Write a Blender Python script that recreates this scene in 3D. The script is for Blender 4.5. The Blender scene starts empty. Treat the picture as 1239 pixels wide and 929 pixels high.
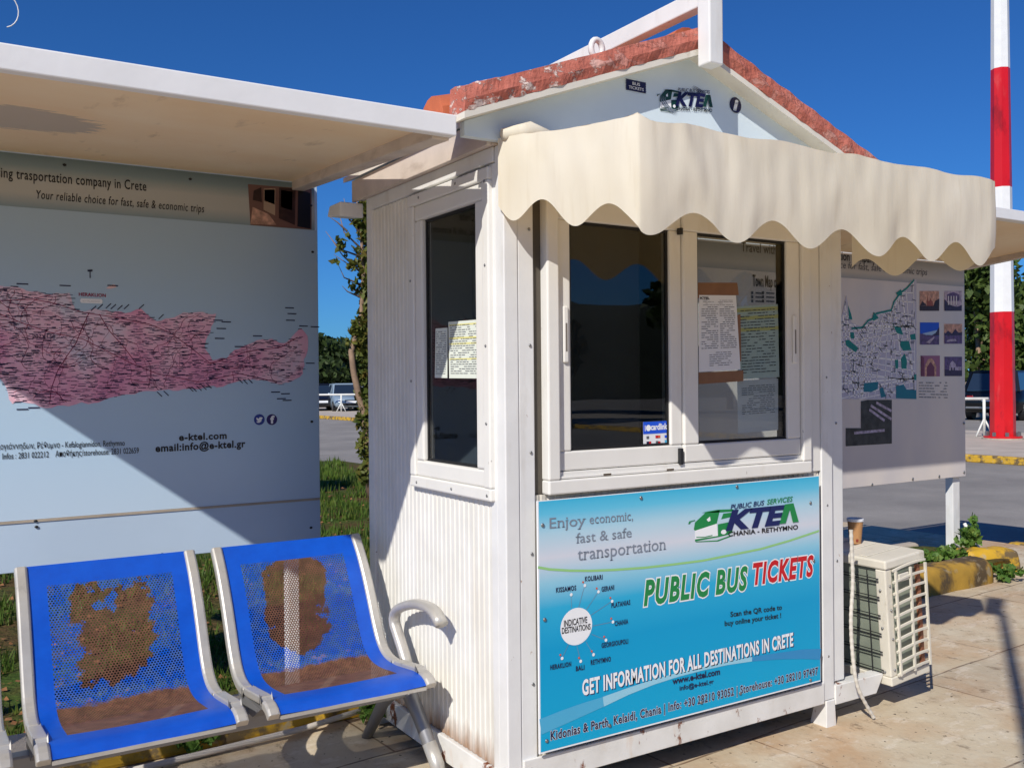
import bpy, bmesh, math, random
import numpy as np
from mathutils import Vector, Matrix, noise
random.seed(7); rng = np.random.default_rng(7)
SC = bpy.context.scene
COL = SC.collection

# ------------------------------------------------------------------ camera, sky, sun, exposure
FPX, PW, PH = 1146.18, 1239.0, 929.0
YAW, PIT, ROL = 0.558305557, -0.003868, -0.0090275
CAM = Vector((-1.687, -2.746, 1.5))
_f = Vector((math.sin(YAW)*math.cos(PIT), math.cos(YAW)*math.cos(PIT), math.sin(PIT)))
_r = Vector((math.cos(YAW), -math.sin(YAW), 0)); _u = _r.cross(_f)
RT = math.cos(ROL)*_r + math.sin(ROL)*_u
UP = -math.sin(ROL)*_r + math.cos(ROL)*_u
cd = bpy.data.cameras.new('camera'); cam = bpy.data.objects.new('camera', cd); COL.objects.link(cam)
cd.sensor_fit = 'HORIZONTAL'; cd.sensor_width = 36; cd.lens = FPX/PW*36
cd.clip_start = 0.05; cd.clip_end = 2000
m = Matrix.Identity(4)
for i in range(3):
    m[i][0] = RT[i]; m[i][1] = UP[i]; m[i][2] = -_f[i]; m[i][3] = CAM[i]
cam.matrix_world = m
SC.camera = cam
LDIR = Vector((1, .65, -.97)).normalized()
ELEV = math.asin(-LDIR.z); AZ = math.atan2(-LDIR.x, -LDIR.y)
w = bpy.data.worlds.new('World'); SC.world = w; w.use_nodes = True
nt = w.node_tree; nt.nodes.clear()
sky = nt.nodes.new('ShaderNodeTexSky'); sky.sky_type = 'NISHITA'; sky.sun_disc = False
sky.sun_elevation = ELEV; sky.sun_rotation = AZ
sky.air_density = 1.0; sky.dust_density = 0.15; sky.ozone_density = 4.0; sky.altitude = 50
bg = nt.nodes.new('ShaderNodeBackground'); bg.inputs[1].default_value = 0.084
wo = nt.nodes.new('ShaderNodeOutputWorld')
tint = nt.nodes.new('ShaderNodeMix'); tint.data_type = 'RGBA'; tint.blend_type = 'MULTIPLY'; tint.inputs[0].default_value = 1
tint.inputs[7].default_value = (.205, .555, 1.04, 1)
nt.links.new(sky.outputs[0], tint.inputs[6]); nt.links.new(tint.outputs[2], bg.inputs[0]); nt.links.new(bg.outputs[0], wo.inputs[0])
sd = bpy.data.lights.new('sun', 'SUN'); sd.energy = 4.5; sd.angle = math.radians(.53); sd.color = (1, .95, .87)
so = bpy.data.objects.new('sun', sd); COL.objects.link(so)
so.rotation_euler = LDIR.to_track_quat('-Z', 'Y').to_euler(); so.location = (-20, -13, 20)
SC.view_settings.view_transform = 'Standard'; SC.view_settings.look = 'None'
SC.view_settings.exposure = 0.0; SC.view_settings.gamma = 1; SC.view_settings.use_curve_mapping = False
SC.cycles.max_bounces = 8; SC.cycles.transparent_max_bounces = 16
SC.cycles.use_denoising = True; SC.cycles.sample_clamp_indirect = 6

# ------------------------------------------------------------------ helpers
def at(px, py, ax, val):
    "the place on the plane axis=val that the photo shows at this pixel"
    d = RT*((px-PW/2)/FPX) - UP*((py-PH/2)/FPX) + _f
    return CAM + d*((val-CAM[ax])/d[ax])
def lin(c): return c/12.92 if c <= .04045 else ((c+.055)/1.055)**2.4
def rgb(r, g, b, k=1.0): return (lin(r/255)*k, lin(g/255)*k, lin(b/255)*k, 1)

class G:
    "small node builder"
    def __init__(s, name):
        s.m = bpy.data.materials.new(name); s.m.use_nodes = True; s.t = s.m.node_tree
        s.p = s.t.nodes['Principled BSDF']; s.out = s.t.nodes['Material Output']
    def n(s, typ, **kw):
        x = s.t.nodes.new(typ)
        for k, v in kw.items(): setattr(x, k, v)
        return x
    def l(s, a, b): s.t.links.new(a, b)
    def pos(s, scale=(1, 1, 1), obj=False):
        g = s.n('ShaderNodeTexCoord') if obj else s.n('ShaderNodeNewGeometry')
        mp = s.n('ShaderNodeMapping'); mp.inputs['Scale'].default_value = scale
        s.l(g.outputs['Object'] if obj else g.outputs['Position'], mp.inputs[0]); return mp.outputs[0]
    def noise(s, v, scale, detail=4, rough=.55):
        x = s.n('ShaderNodeTexNoise'); x.inputs['Scale'].default_value = scale
        x.inputs['Detail'].default_value = detail; x.inputs['Roughness'].default_value = rough
        s.l(v, x.inputs['Vector']); return x.outputs['Fac']
    def ramp(s, fac, stops, interp='LINEAR'):
        x = s.n('ShaderNodeValToRGB'); x.color_ramp.interpolation = interp; e = x.color_ramp.elements
        while len(e) < len(stops): e.new(.5)
        for i, (p, c) in enumerate(stops):
            e[i].position = p; e[i].color = c if len(c) == 4 else (*c, 1)
        s.l(fac, x.inputs[0]); return x.outputs[0]
    def step(s, fac, a, b): return s.ramp(fac, [(a, (0, 0, 0)), (b, (1, 1, 1))])
    def math(s, op, a, b=None):
        x = s.n('ShaderNodeMath', operation=op)
        for i, v in enumerate((a, b)):
            if v is None: continue
            if isinstance(v, (int, float)): x.inputs[i].default_value = v
            else: s.l(v, x.inputs[i])
        return x.outputs[0]
    def mix(s, fac, a, b, mode='MIX'):
        x = s.n('ShaderNodeMix', data_type='RGBA', blend_type=mode)
        for sock, v in ((x.inputs[0], fac), (x.inputs[6], a), (x.inputs[7], b)):
            if isinstance(v, (int, float)): sock.default_value = v
            elif isinstance(v, tuple): sock.default_value = v
            else: s.l(v, sock)
        return x.outputs[2]
    def bump(s, h, strength=.3, dist=.01):
        x = s.n('ShaderNodeBump'); x.inputs['Strength'].default_value = strength; x.inputs['Distance'].default_value = dist
        s.l(h, x.inputs['Height']); s.l(x.outputs[0], s.p.inputs['Normal'])
    def col(s, v):
        if isinstance(v, tuple): s.p.inputs['Base Color'].default_value = v
        else: s.l(v, s.p.inputs['Base Color'])
    def set(s, rough=.5, metal=0, spec=.5):
        s.p.inputs['Roughness'].default_value = rough; s.p.inputs['Metallic'].default_value = metal
        s.p.inputs['Specular IOR Level'].default_value = spec; return s.m

def flat(name, c, rough=.5, metal=0, spec=.5, var=.12, scale=6., bump=0, bscale=60, stains=(), obj=False, stretch=(1, 1, 1)):
    g = G(name); v = g.pos(stretch, obj)
    n = g.noise(v, scale, 5)
    col = g.mix(g.step(n, .3, .7), tuple(x*(1-var) for x in c[:3])+(1,), tuple(min(1, x*(1+var*.5)) for x in c[:3])+(1,))
    for (sc, a, b, sc2, st, k) in stains:      # colour, lo, hi, scale, stretch, strength
        mk = g.step(g.noise(g.pos(st, obj), sc2, 6, .62), a, b)
        if k != 1: mk = g.math('MULTIPLY', mk, k)
        col = g.mix(mk, col, sc)
    g.col(col)
    if bump: g.bump(g.noise(v, bscale, 4), bump, .006)
    return g.set(rough, metal, spec)

ORIG = {}
def root_of(o):
    while o.parent: o = o.parent
    return o
class Screws:
    "many small screw heads, one object each"
    def __init__(s): s.q = []
    def ball(s, *a): s.q.append(a)
    def build(s, name, mat, parent, smooth=True):
        for a in s.q: m_ = MB(); m_.ball(*a); m_.build('screw_head', mat, parent, smooth=True)
class MB:
    def __init__(s): s.v = []; s.f = []; s.uv = {}
    def add(s, vs, fs):
        b = len(s.v); s.v += [tuple(x) for x in vs]; s.f += [tuple(b+i for i in f) for f in fs]; return s
    def box(s, x0, x1, y0, y1, z0, z1):
        return s.add([(x0,y0,z0),(x1,y0,z0),(x1,y1,z0),(x0,y1,z0),(x0,y0,z1),(x1,y0,z1),(x1,y1,z1),(x0,y1,z1)],
                     [(0,3,2,1),(4,5,6,7),(0,1,5,4),(1,2,6,5),(2,3,7,6),(3,0,4,7)])
    def hexa(s, b, t):
        "solid between two four-point rings"
        return s.add(list(b)+list(t), [(0,3,2,1),(4,5,6,7),(0,1,5,4),(1,2,6,5),(2,3,7,6),(3,0,4,7)])
    def bar(s, p, q, w, h, up=(0, 0, 1)):
        p = Vector(p); q = Vector(q); d = (q-p).normalized(); up = Vector(up)
        if abs(d.dot(up)) > .98: up = Vector((1, 0, 0))
        a = d.cross(up).normalized()*(w/2); b = a.cross(d).normalized()*(h/2)
        return s.hexa([p-a-b, p+a-b, p+a+b, p-a+b], [q-a-b, q+a-b, q+a+b, q-a+b])
    def tube(s, pts, r, n=10, cap=True, squash=None):
        pts = [Vector(p) for p in pts]; rs = r if isinstance(r, (list, tuple)) else [r]*len(pts)
        base = len(s.v); ref = None
        for i, p in enumerate(pts):
            d = (pts[min(i+1, len(pts)-1)]-pts[max(i-1, 0)]).normalized()
            if ref is None:
                ref = Vector((0, 0, 1)) if abs(d.z) < .9 else Vector((1, 0, 0))
            a = d.cross(ref).normalized(); b = a.cross(d).normalized(); ref = b
            for k in range(n):
                t = 2*math.pi*k/n; s.v.append(tuple(p + a*math.cos(t)*rs[i]*(squash or 1) + b*math.sin(t)*rs[i]))
        for i in range(len(pts)-1):
            for k in range(n):
                k2 = (k+1) % n
                s.f.append((base+i*n+k, base+i*n+k2, base+(i+1)*n+k2, base+(i+1)*n+k))
        if cap:
            s.f.append(tuple(base+k for k in range(n))[::-1]); s.f.append(tuple(base+(len(pts)-1)*n+k for k in range(n)))
        return s
    def prism(s, poly, ax, a, b):
        "polygon in the two other axes, extruded along ax from a to b"
        def mk(u, v, w): return (w, u, v) if ax == 0 else ((u, w, v) if ax == 1 else (u, v, w))
        n = len(poly); vs = [mk(u, v, a) for u, v in poly]+[mk(u, v, b) for u, v in poly]
        return s.add(vs, [tuple(range(n)), tuple(range(2*n-1, n-1, -1))]+[(i, n+i, n+(i+1) % n, (i+1) % n) for i in range(n)])
    def ball(s, c, r, nu=12, nv=8):
        c = Vector(c); r = Vector(r) if not isinstance(r, (int, float)) else Vector((r, r, r))
        vs = []; fs = []
        for j in range(nv+1):
            ph = math.pi*j/nv
            for i in range(nu):
                t = 2*math.pi*i/nu
                vs.append((c.x+r.x*math.sin(ph)*math.cos(t), c.y+r.y*math.sin(ph)*math.sin(t), c.z+r.z*math.cos(ph)))
        for j in range(nv):
            for i in range(nu):
                fs.append((j*nu+i, (j+1)*nu+i, (j+1)*nu+(i+1) % nu, j*nu+(i+1) % nu))
        return s.add(vs, fs)
    def grid(s, fn, nu, nv):
        vs = [fn(i/nu, j/nv) for j in range(nv+1) for i in range(nu+1)]
        return s.add(vs, [(j*(nu+1)+i, j*(nu+1)+i+1, (j+1)*(nu+1)+i+1, (j+1)*(nu+1)+i) for j in range(nv) for i in range(nu)])
    def build(s, name, mat, parent=None, bevel=0, smooth=False, fix=True):
        me = bpy.data.meshes.new(name)
        og = ORIG.get(root_of(parent).name, Vector((0, 0, 0))) if parent else Vector((0, 0, 0))
        me.from_pydata([(x-og.x, y-og.y, z-og.z) for x, y, z in s.v], [], s.f)
        if fix:
            bm = bmesh.new(); bm.from_mesh(me); bmesh.ops.recalc_face_normals(bm, faces=bm.faces); bm.to_mesh(me); bm.free()
        me.materials.append(mat)
        o = bpy.data.objects.new(name, me); COL.objects.link(o)
        if parent: o.parent = parent
        if smooth:
            for p in me.polygons: p.use_smooth = True
        if bevel:
            b = o.modifiers.new('bevel', 'BEVEL'); b.width = bevel; b.segments = 2; b.limit_method = 'ANGLE'; b.angle_limit = math.radians(40)
        return o
def tag(o, label, cat, group=None):
    o['label'] = label; o['category'] = cat
    if group: o['group'] = group
    return o
def struct(o): o['kind'] = 'structure'; return o
def thing(name, label, cat, loc=(0, 0, 0), group=None, local=False):
    o = bpy.data.objects.new(name, None); COL.objects.link(o); o.location = loc; o.empty_display_size = .2
    if not local: ORIG[o.name] = Vector(loc)
    return tag(o, label, cat, group)

# writing -----------------------------------------------------------
def glyphs(txt, off=0, shear=0, space=1):
    cu = bpy.data.curves.new('t', 'FONT'); cu.body = txt; cu.size = 1; cu.offset = off; cu.shear = shear
    cu.resolution_u = 3; cu.space_character = space
    ob = bpy.data.objects.new('t', cu); me = bpy.data.meshes.new_from_object(ob)
    vs = [tuple(v.co) for v in me.vertices]; fs = [tuple(p.vertices) for p in me.polygons]
    bpy.data.objects.remove(ob); bpy.data.curves.remove(cu); bpy.data.meshes.remove(me)
    return vs, fs
CAPH = max(v[1] for v in glyphs('H')[0]); XH = max(v[1] for v in glyphs('x')[0])
def serifs(vs, fs, grow=.055, th=.035):
    "little feet on every short flat stroke end"
    cnt = {}
    for f in fs:
        for i in range(len(f)):
            e = tuple(sorted((f[i], f[(i+1) % len(f)]))); cnt[e] = cnt.get(e, 0)+1
    out = []
    for (a, b), c in cnt.items():
        if c != 1: continue
        A, B = vs[a], vs[b]
        if abs(A[1]-B[1]) < .004 and .03 < abs(A[0]-B[0]) < .14:
            y = A[1]
            if min(abs(y), abs(y-CAPH), abs(y-XH), abs(y-max(v[1] for v in vs)), abs(y-min(v[1] for v in vs))) < .03:
                s = -1 if y > .3 else 1
                out.append((min(A[0], B[0])-grow, max(A[0], B[0])+grow, y, y+s*th))
    return out
def write(txt, pl, pr, h, y, mat, parent, off=0, shear=0, ax=1, top=None, serif=False, name='lettering', space=1, dz=None, side=-1, hfont=None):
    """pl, pr: baseline ends (u, z) on the plane ax=y; h: capital height"""
    v0, _ = glyphs(txt, 0, shear, space); vs, fs = glyphs(txt, off, shear, space)
    if not vs: return
    x0 = min(v[0] for v in v0); x1 = max(v[0] for v in v0)
    ux, uz = pl; wx, wz = pr; L = wx-ux
    k = h/(hfont or CAPH)
    if serif:
        for (a, b, c, d) in serifs(v0, _):
            n = len(vs); vs = vs+[(a, c, 0), (b, c, 0), (b, d, 0), (a, d, 0)]; fs = fs+[(n, n+1, n+2, n+3)]
    M_ = MB(); P = []
    for i, (x, yy, _z) in enumerate(vs):
        t = (x-x0)/(x1-x0); a = ux+L*t; b = uz+(wz-uz)*t+yy*k
        P.append((a, y, b) if ax == 1 else (y, a, b))
    M_.add(P, fs)
    o = M_.build(name, mat, parent, fix=False)
    # all letter faces look out of the board
    me = o.data
    want = Vector((0, side, 0)) if ax == 1 else Vector((side, 0, 0))
    if len(me.polygons) and sum(p.normal.dot(want)*p.area for p in me.polygons) < 0: me.flip_normals()
    return o
def pwrite(txt, pl, pr, ptop, y, mat, parent, ax=1, **kw):
    "ends of the baseline and the top of the capitals at the left end, all read off the photo"
    a = at(*pl, ax, y); b = at(*pr, ax, y); c = at(*ptop, ax, y)
    u = 0 if ax == 1 else 1
    return write(txt, (a[u], a.z), (b[u], b.z), abs(c.z-a.z), y, mat, parent, ax=ax, **kw)
def poly(pts, y, mat, parent, name, ax=1):
    "flat printed shape on a board"
    M_ = MB()
    M_.add([(u, y, z) if ax == 1 else (y, u, z) for u, z in pts], [tuple(range(len(pts)))])
    o = M_.build(name, mat, parent, fix=False); me = o.data
    want = Vector((0, -1, 0)) if ax == 1 else Vector((-1, 0, 0))
    if me.polygons[0].normal.dot(want) < 0: me.flip_normals()
    return o
def ppoly(pp, y, mat, parent, name):
    return poly([(q.x, q.z) for q in (at(a, b, 1, y) for a, b in pp)], y, mat, parent, name)
def strip2d(pts, w, y, M_=None):
    "ribbon along a polyline (x, z) on the plane y"
    M_ = M_ or MB(); ws = w if isinstance(w, (list, tuple)) else [w]*len(pts)
    vs = []
    for i, p in enumerate(pts):
        a = Vector(pts[max(i-1, 0)]); b = Vector(pts[min(i+1, len(pts)-1)]); d = (b-a).normalized() if (b-a).length else Vector((1, 0))
        n = Vector((-d.y, d.x))*ws[i]/2
        vs += [(p[0]-n.x, y, p[1]-n.y), (p[0]+n.x, y, p[1]+n.y)]
    return M_.add(vs, [(2*i, 2*i+2, 2*i+3, 2*i+1) for i in range(len(pts)-1)])
def inside(p, pl):
    x, y = p; c = False; j = len(pl)-1
    for i in range(len(pl)):
        if (pl[i][1] > y) != (pl[j][1] > y) and x < (pl[j][0]-pl[i][0])*(y-pl[i][1])/(pl[j][1]-pl[i][1])+pl[i][0]: c = not c
        j = i
    return c

# ------------------------------------------------------------------ materials
W_ = rgb(236, 236, 234, .93)
m_white = flat('white painted steel', W_, .42, var=.07, stains=[(rgb(190, 182, 168), .56, .78, 9, (1, 1, .2), .55), (rgb(150, 112, 76), .70, .73, 26, (1, 1, .6), .8)], bump=.06, bscale=14)
m_pvc = flat('white window plastic', rgb(238, 236, 230, .93), .33, var=.04, stains=[(rgb(196, 184, 160), .58, .82, 6, (1, 1, .3), .5), (rgb(120, 110, 96), .70, .74, 30, (1, 1, .5), .5)], bump=.05, bscale=10)
m_panel = flat('white corrugated sandwich panel', rgb(238, 236, 228, .93), .45, var=.05, stains=[(rgb(196, 186, 166), .60, .82, 7, (1, 1, .18), .5)])
def grimy():
    g = G('white corrugated panel with rust stained foot'); v = g.pos()
    c = g.mix(g.step(g.noise(v, 6, 5), .3, .7), rgb(228, 226, 218, .93), rgb(240, 238, 231, .93))
    c = g.mix(g.math('MULTIPLY', g.step(g.noise(g.pos((1, 1, .16)), 7, 6), .56, .8), .45), c, rgb(196, 186, 166))
    gm = g.n('ShaderNodeNewGeometry'); sx = g.n('ShaderNodeSeparateXYZ'); g.l(gm.outputs['Position'], sx.inputs[0])
    hgt = g.math('ADD', sx.outputs[2], g.math('MULTIPLY', g.noise(g.pos((1, 1, .2)), 22, 5, .65), -.16))
    c = g.mix(g.math('MULTIPLY', g.math('SUBTRACT', 1.0, g.step(hgt, .07, .16)), .85), c, rgb(140, 96, 54))
    top = g.math('MULTIPLY', g.step(sx.outputs[2], .999, 1.0), 0)
    g.col(c); return g.set(.45)
m_panel = grimy()
m_lowpanel = flat('grimy corrugated panel', rgb(226, 220, 206, .9), .55, var=.12, stains=[(rgb(150, 128, 98), .52, .75, 14, (1, 1, .3), .6)])
def rusty():
    g = G('white painted rail with rust'); v = g.pos()
    base = g.mix(g.step(g.noise(v, 7), .3, .7), rgb(222, 220, 214, .92), rgb(240, 239, 235, .92))
    r1 = g.step(g.noise(g.pos((1, 1, .5)), 11, 7, .7), .60, .645); r2 = g.step(g.noise(g.pos((1, 1, .35)), 16, 5), .60, .76)
    c = g.mix(g.math('MULTIPLY', r2, .35), base, rgb(205, 160, 105)); c = g.mix(r1, c, rgb(122, 62, 26))
    g.col(c); g.bump(g.noise(v, 90), .15, .004); return g.set(.5)
m_rust = rusty()
m_roofpaint = flat('white shelter roof trim', rgb(240, 240, 240, .95), .5, var=.05, bump=.1, bscale=40)
def soffit():
    g = G('shelter ceiling board'); v = g.pos()
    c = g.mix(g.step(g.noise(v, 2.2, 5), .35, .7), rgb(244, 214, 172), rgb(250, 228, 192))
    c = g.mix(g.math('MULTIPLY', g.step(g.noise(g.pos((3, .8, 1)), 5, 6), .62, .8), .5), c, rgb(150, 118, 88))
    # grey patch with a ragged edge near the left end
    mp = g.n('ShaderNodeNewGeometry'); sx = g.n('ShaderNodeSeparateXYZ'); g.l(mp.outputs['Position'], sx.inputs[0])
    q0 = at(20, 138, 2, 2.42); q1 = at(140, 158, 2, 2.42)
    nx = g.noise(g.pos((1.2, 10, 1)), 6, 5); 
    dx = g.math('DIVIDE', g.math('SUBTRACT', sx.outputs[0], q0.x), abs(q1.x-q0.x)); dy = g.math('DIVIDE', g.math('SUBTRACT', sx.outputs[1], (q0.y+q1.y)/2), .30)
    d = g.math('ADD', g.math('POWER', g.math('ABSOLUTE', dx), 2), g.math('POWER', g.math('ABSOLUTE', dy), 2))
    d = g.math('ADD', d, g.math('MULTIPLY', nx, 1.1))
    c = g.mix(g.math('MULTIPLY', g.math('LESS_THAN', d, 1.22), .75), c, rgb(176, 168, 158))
    g.col(c); return g.set(.6)
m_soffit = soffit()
m_eavebrown = flat('stained soffit board', rgb(214, 200, 186), .6, var=.15, stains=[(rgb(120, 95, 72), .55, .8, 10, (1, .3, 1), .6)])
def mortar():
    g = G('terracotta painted mortar'); v = g.pos()
    c = g.mix(g.step(g.noise(v, 12, 5), .3, .7), rgb(176, 98, 82), rgb(198, 120, 104))
    fl = g.step(g.noise(g.pos((1, 1, 1.6)), 15, 9, .68), .53, .57)
    far = g.n('ShaderNodeNewGeometry'); sx = g.n('ShaderNodeSeparateXYZ'); g.l(far.outputs['Position'], sx.inputs[0])
    left = g.step(g.math('SUBTRACT', .6, sx.outputs[0]), .02, .55)
    edge = g.step(g.noise(g.pos(), 3.5, 3), .42, .62)
    k = g.math('ADD', g.math('MULTIPLY', left, .8), g.math('MULTIPLY', edge, .25)); k = g.math('MINIMUM', k, 1.0)
    c = g.mix(g.math('MULTIPLY', fl, k), c, rgb(226, 206, 196))
    g.col(c); h = g.math('ADD', g.noise(v, 25, 6), g.math('MULTIPLY', fl, .3)); g.bump(h, .7, .02); return g.set(.8, spec=.2)
m_mortar = mortar()
m_tile = flat('terracotta roof tile', rgb(186, 100, 66), .75, var=.25, scale=9, stains=[(rgb(110, 70, 50), .58, .75, 14, (1, 1, 1), .6)], bump=.2, bscale=50)
def cloth():
    g = G('cream awning canvas'); v = g.pos()
    c = g.mix(g.step(g.noise(v, 3, 4), .3, .75), rgb(234, 227, 206), rgb(243, 238, 222))
    c = g.mix(g.math('MULTIPLY', g.step(g.noise(g.pos((9, 9, .7)), 4, 5), .55, .85), .32), c, rgb(196, 182, 152))
    g.col(c); g.bump(g.math('ADD', g.noise(g.pos((1, 1, .22)), 11, 5, .6), g.math('MULTIPLY', g.noise(g.pos(), 420, 1), .05)), .10, .02); g.set(.75, spec=.2)
    tr = g.n('ShaderNodeBsdfTranslucent'); tr.inputs[0].default_value = rgb(236, 188, 104)
    mx = g.n('ShaderNodeMixShader'); mx.inputs[0].default_value = .22
    g.l(g.p.outputs[0], mx.inputs[1]); g.l(tr.outputs[0], mx.inputs[2]); g.l(mx.outputs[0], g.out.inputs[0]); return g.m
m_cloth = cloth()
def glass(name, tint, gain, add):
    g = G(name); g.t.nodes.remove(g.p)
    t = g.n('ShaderNodeBsdfTransparent'); t.inputs[0].default_value = (*tint, 1)
    gl = g.n('ShaderNodeBsdfGlossy'); gl.inputs['Roughness'].default_value = 0.0
    wob = g.n('ShaderNodeBump'); wob.inputs['Strength'].default_value = .02; wob.inputs['Distance'].default_value = .02
    g.l(g.noise(g.pos(), 3, 1), wob.inputs['Height']); g.l(wob.outputs[0], gl.inputs['Normal'])
    fr = g.n('ShaderNodeLayerWeight'); fr.inputs[0].default_value = .5
    k = g.math('MINIMUM', g.math('ADD', g.math('MULTIPLY', g.math('POWER', fr.outputs['Facing'], 5), .9), add), .9)
    mx = g.n('ShaderNodeMixShader'); g.l(k, mx.inputs[0]); g.l(t.outputs[0], mx.inputs[1]); g.l(gl.outputs[0], mx.inputs[2])
    g.l(mx.outputs[0], g.out.inputs[0]); return g.m
m_glass = glass('window glass', (.85, .88, .88), 1, .055)
m_carglass = flat('dark car glass', rgb(34, 46, 62), .08, var=.02, spec=.8)
m_seal = flat('black rubber seal', rgb(20, 20, 22), .6)
m_inside = flat('kiosk inner lining', rgb(84, 78, 68), .6, var=.1)
m_dark = flat('dark plastic', rgb(30, 31, 34), .5)
m_steel = flat('screw steel', rgb(150, 150, 150), .35, .8)
m_alu = flat('cast aluminium', rgb(192, 188, 180), .38, .35, var=.12, scale=14, stains=[(rgb(120, 114, 104), .6, .78, 22, (1, 1, 1), .5)])
m_tubegrey = flat('grey steel tube', rgb(140, 140, 142), .45, .5, var=.1)
def seatmat():
    g = G('blue perforated seat metal'); uvn = g.n('ShaderNodeUVMap'); uvn.uv_map = 'seat'
    sp = g.n('ShaderNodeSeparateXYZ'); g.l(uvn.outputs[0], sp.inputs[0]); u, v = sp.outputs[0], sp.outputs[1]
    sec = g.n('ShaderNodeAttribute'); sec.attribute_name = 'wear'; sec.attribute_type = 'GEOMETRY'
    wear = sec.outputs['Fac']
    pt = .0098; rr = .0032
    def lat(du, dv):
        a = g.math('SUBTRACT', g.math('FRACT', g.math('ADD', g.math('DIVIDE', u, pt), du)), .5)
        b = g.math('SUBTRACT', g.math('FRACT', g.math('ADD', g.math('DIVIDE', v, pt*1.732), dv)), .5)
        a = g.math('MULTIPLY', a, pt); b = g.math('MULTIPLY', b, pt*1.732)
        return g.math('SQRT', g.math('ADD', g.math('MULTIPLY', a, a), g.math('MULTIPLY', b, b)))
    d = g.math('MINIMUM', lat(0, 0), lat(.5, .5))
    def rng_(x, a, b): return g.math('MULTIPLY', g.math('GREATER_THAN', x, a), g.math('LESS_THAN', x, b))
    area = g.math('MULTIPLY', rng_(u, .062, .463), rng_(v, .085, .80))
    hole0 = g.math('MULTIPLY', g.math('LESS_THAN', d, rr), area)
    n1 = g.noise(uvn.outputs[0], 9, 8, .72); n2 = g.noise(uvn.outputs[0], 26, 5, .6)
    blue = g.mix(g.step(n1, .3, .7), rgb(2, 70, 176), rgb(5, 86, 198))
    blue = g.mix(g.math('MULTIPLY', g.math('MULTIPLY', area, g.step(n2, .40, .62)), .6), blue, rgb(84, 108, 146))
    # bare rust: worn pan and lower part of the back; a peeled patch in the middle of the back
    brown = g.mix(g.step(n2, .35, .7), rgb(82, 50, 38), rgb(118, 78, 58))
    pan = g.step(g.math('ADD', v, g.math('MULTIPLY', n1, .12)), .575, .59)
    pan = g.math('MULTIPLY', pan, area); hole = g.math('MULTIPLY', hole0, g.math('SUBTRACT', 1.0, g.math('MULTIPLY', pan, .7)))
    cu = g.math('DIVIDE', g.math('SUBTRACT', u, .25), .135); cv = g.math('DIVIDE', g.math('SUBTRACT', v, .255), .20)
    e = g.math('ADD', g.math('POWER', g.math('ABSOLUTE', cu), 4), g.math('POWER', g.math('ABSOLUTE', cv), 4))
    e = g.math('ADD', e, g.math('MULTIPLY', g.math('SUBTRACT', n1, .5), wear))
    n4 = g.noise(g.pos((1, 1, 1)), 7.5, 2); e = g.math('ADD', e, g.math('MULTIPLY', g.math('SUBTRACT', n4, .47), g.math('MULTIPLY', wear, .9)))
    patch = g.math('MULTIPLY', g.math('SUBTRACT', 1.0, g.step(e, .72, .78)), 1.0)
    mask = g.math('MAXIMUM', pan, g.math('MULTIPLY', patch, area))
    g.col(g.mix(mask, blue, brown)); g.set(.42)
    g.l(g.mix(mask, (.38, .38, .38, 1), (.85, .85, .85, 1)), g.p.inputs['Roughness'])
    tr = g.n('ShaderNodeBsdfTransparent'); mx = g.n('ShaderNodeMixShader')
    g.l(hole, mx.inputs[0]); g.l(g.p.outputs[0], mx.inputs[1]); g.l(tr.outputs[0], mx.inputs[2]); g.l(mx.outputs[0], g.out.inputs[0])
    return g.m
m_seat = seatmat()
def paving():
    g = G('stone slab paving'); v = g.pos()
    rot = g.n('ShaderNodeMapping'); rot.inputs['Rotation'].default_value = (0, 0, math.radians(-4)); g.l(v, rot.inputs[0])
    br = g.n('ShaderNodeTexBrick'); br.offset = .37; br.inputs['Scale'].default_value = 1
    br.inputs['Mortar Size'].default_value = .006; br.inputs['Brick Width'].default_value = 1.25; br.inputs['Row Height'].default_value = .78
    br.inputs['Color1'].default_value = rgb(198, 182, 154); br.inputs['Color2'].default_value = rgb(178, 165, 144); br.inputs['Mortar'].default_value = rgb(116, 100, 84)
    br.inputs['Mortar Smooth'].default_value = .3
    jit = g.n('ShaderNodeTexNoise'); jit.inputs['Scale'].default_value = 3; g.l(rot.outputs[0], jit.inputs['Vector'])
    ad = g.n('ShaderNodeVectorMath', operation='MULTIPLY_ADD'); ad.inputs[1].default_value = (.03, .03, 0); g.l(jit.outputs['Color'], ad.inputs[0]); g.l(rot.outputs[0], ad.inputs[2])
    g.l(ad.outputs[0], br.inputs['Vector'])
    c = br.outputs['Color']
    c = g.mix(g.math('MULTIPLY', g.step(g.noise(v, 1.1, 6, .62), .44, .66), .62), c, rgb(184, 140, 98))
    c = g.mix(g.math('MULTIPLY', g.step(g.noise(v, 2.6, 8, .7), .46, .66), .6), c, rgb(212, 202, 180))
    c = g.mix(g.math('MULTIPLY', g.step(g.noise(v, 9, 6, .7), .56, .72), .45), c, rgb(120, 98, 80))
    c = g.mix(g.step(g.noise(v, 34, 3, .5), .68, .71), c, rgb(66, 54, 46))
    c = g.mix(g.math('MULTIPLY', g.step(g.noise(g.pos((1, 2.2, 1)), 4.5, 9, .75), .56, .60), .35), c, rgb(226, 216, 200))
    c = g.mix(g.math('MULTIPLY', g.step(g.noise(g.pos((2, 1, 1)), 6, 9, .75), .57, .64), .6), c, rgb(112, 92, 72))
    g.col(c); g.bump(g.math('ADD', g.math('MULTIPLY', br.outputs['Fac'], -1.2), g.noise(v, 30, 6)), .35, .008); return g.set(.75, spec=.25)
m_pave = paving()
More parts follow.
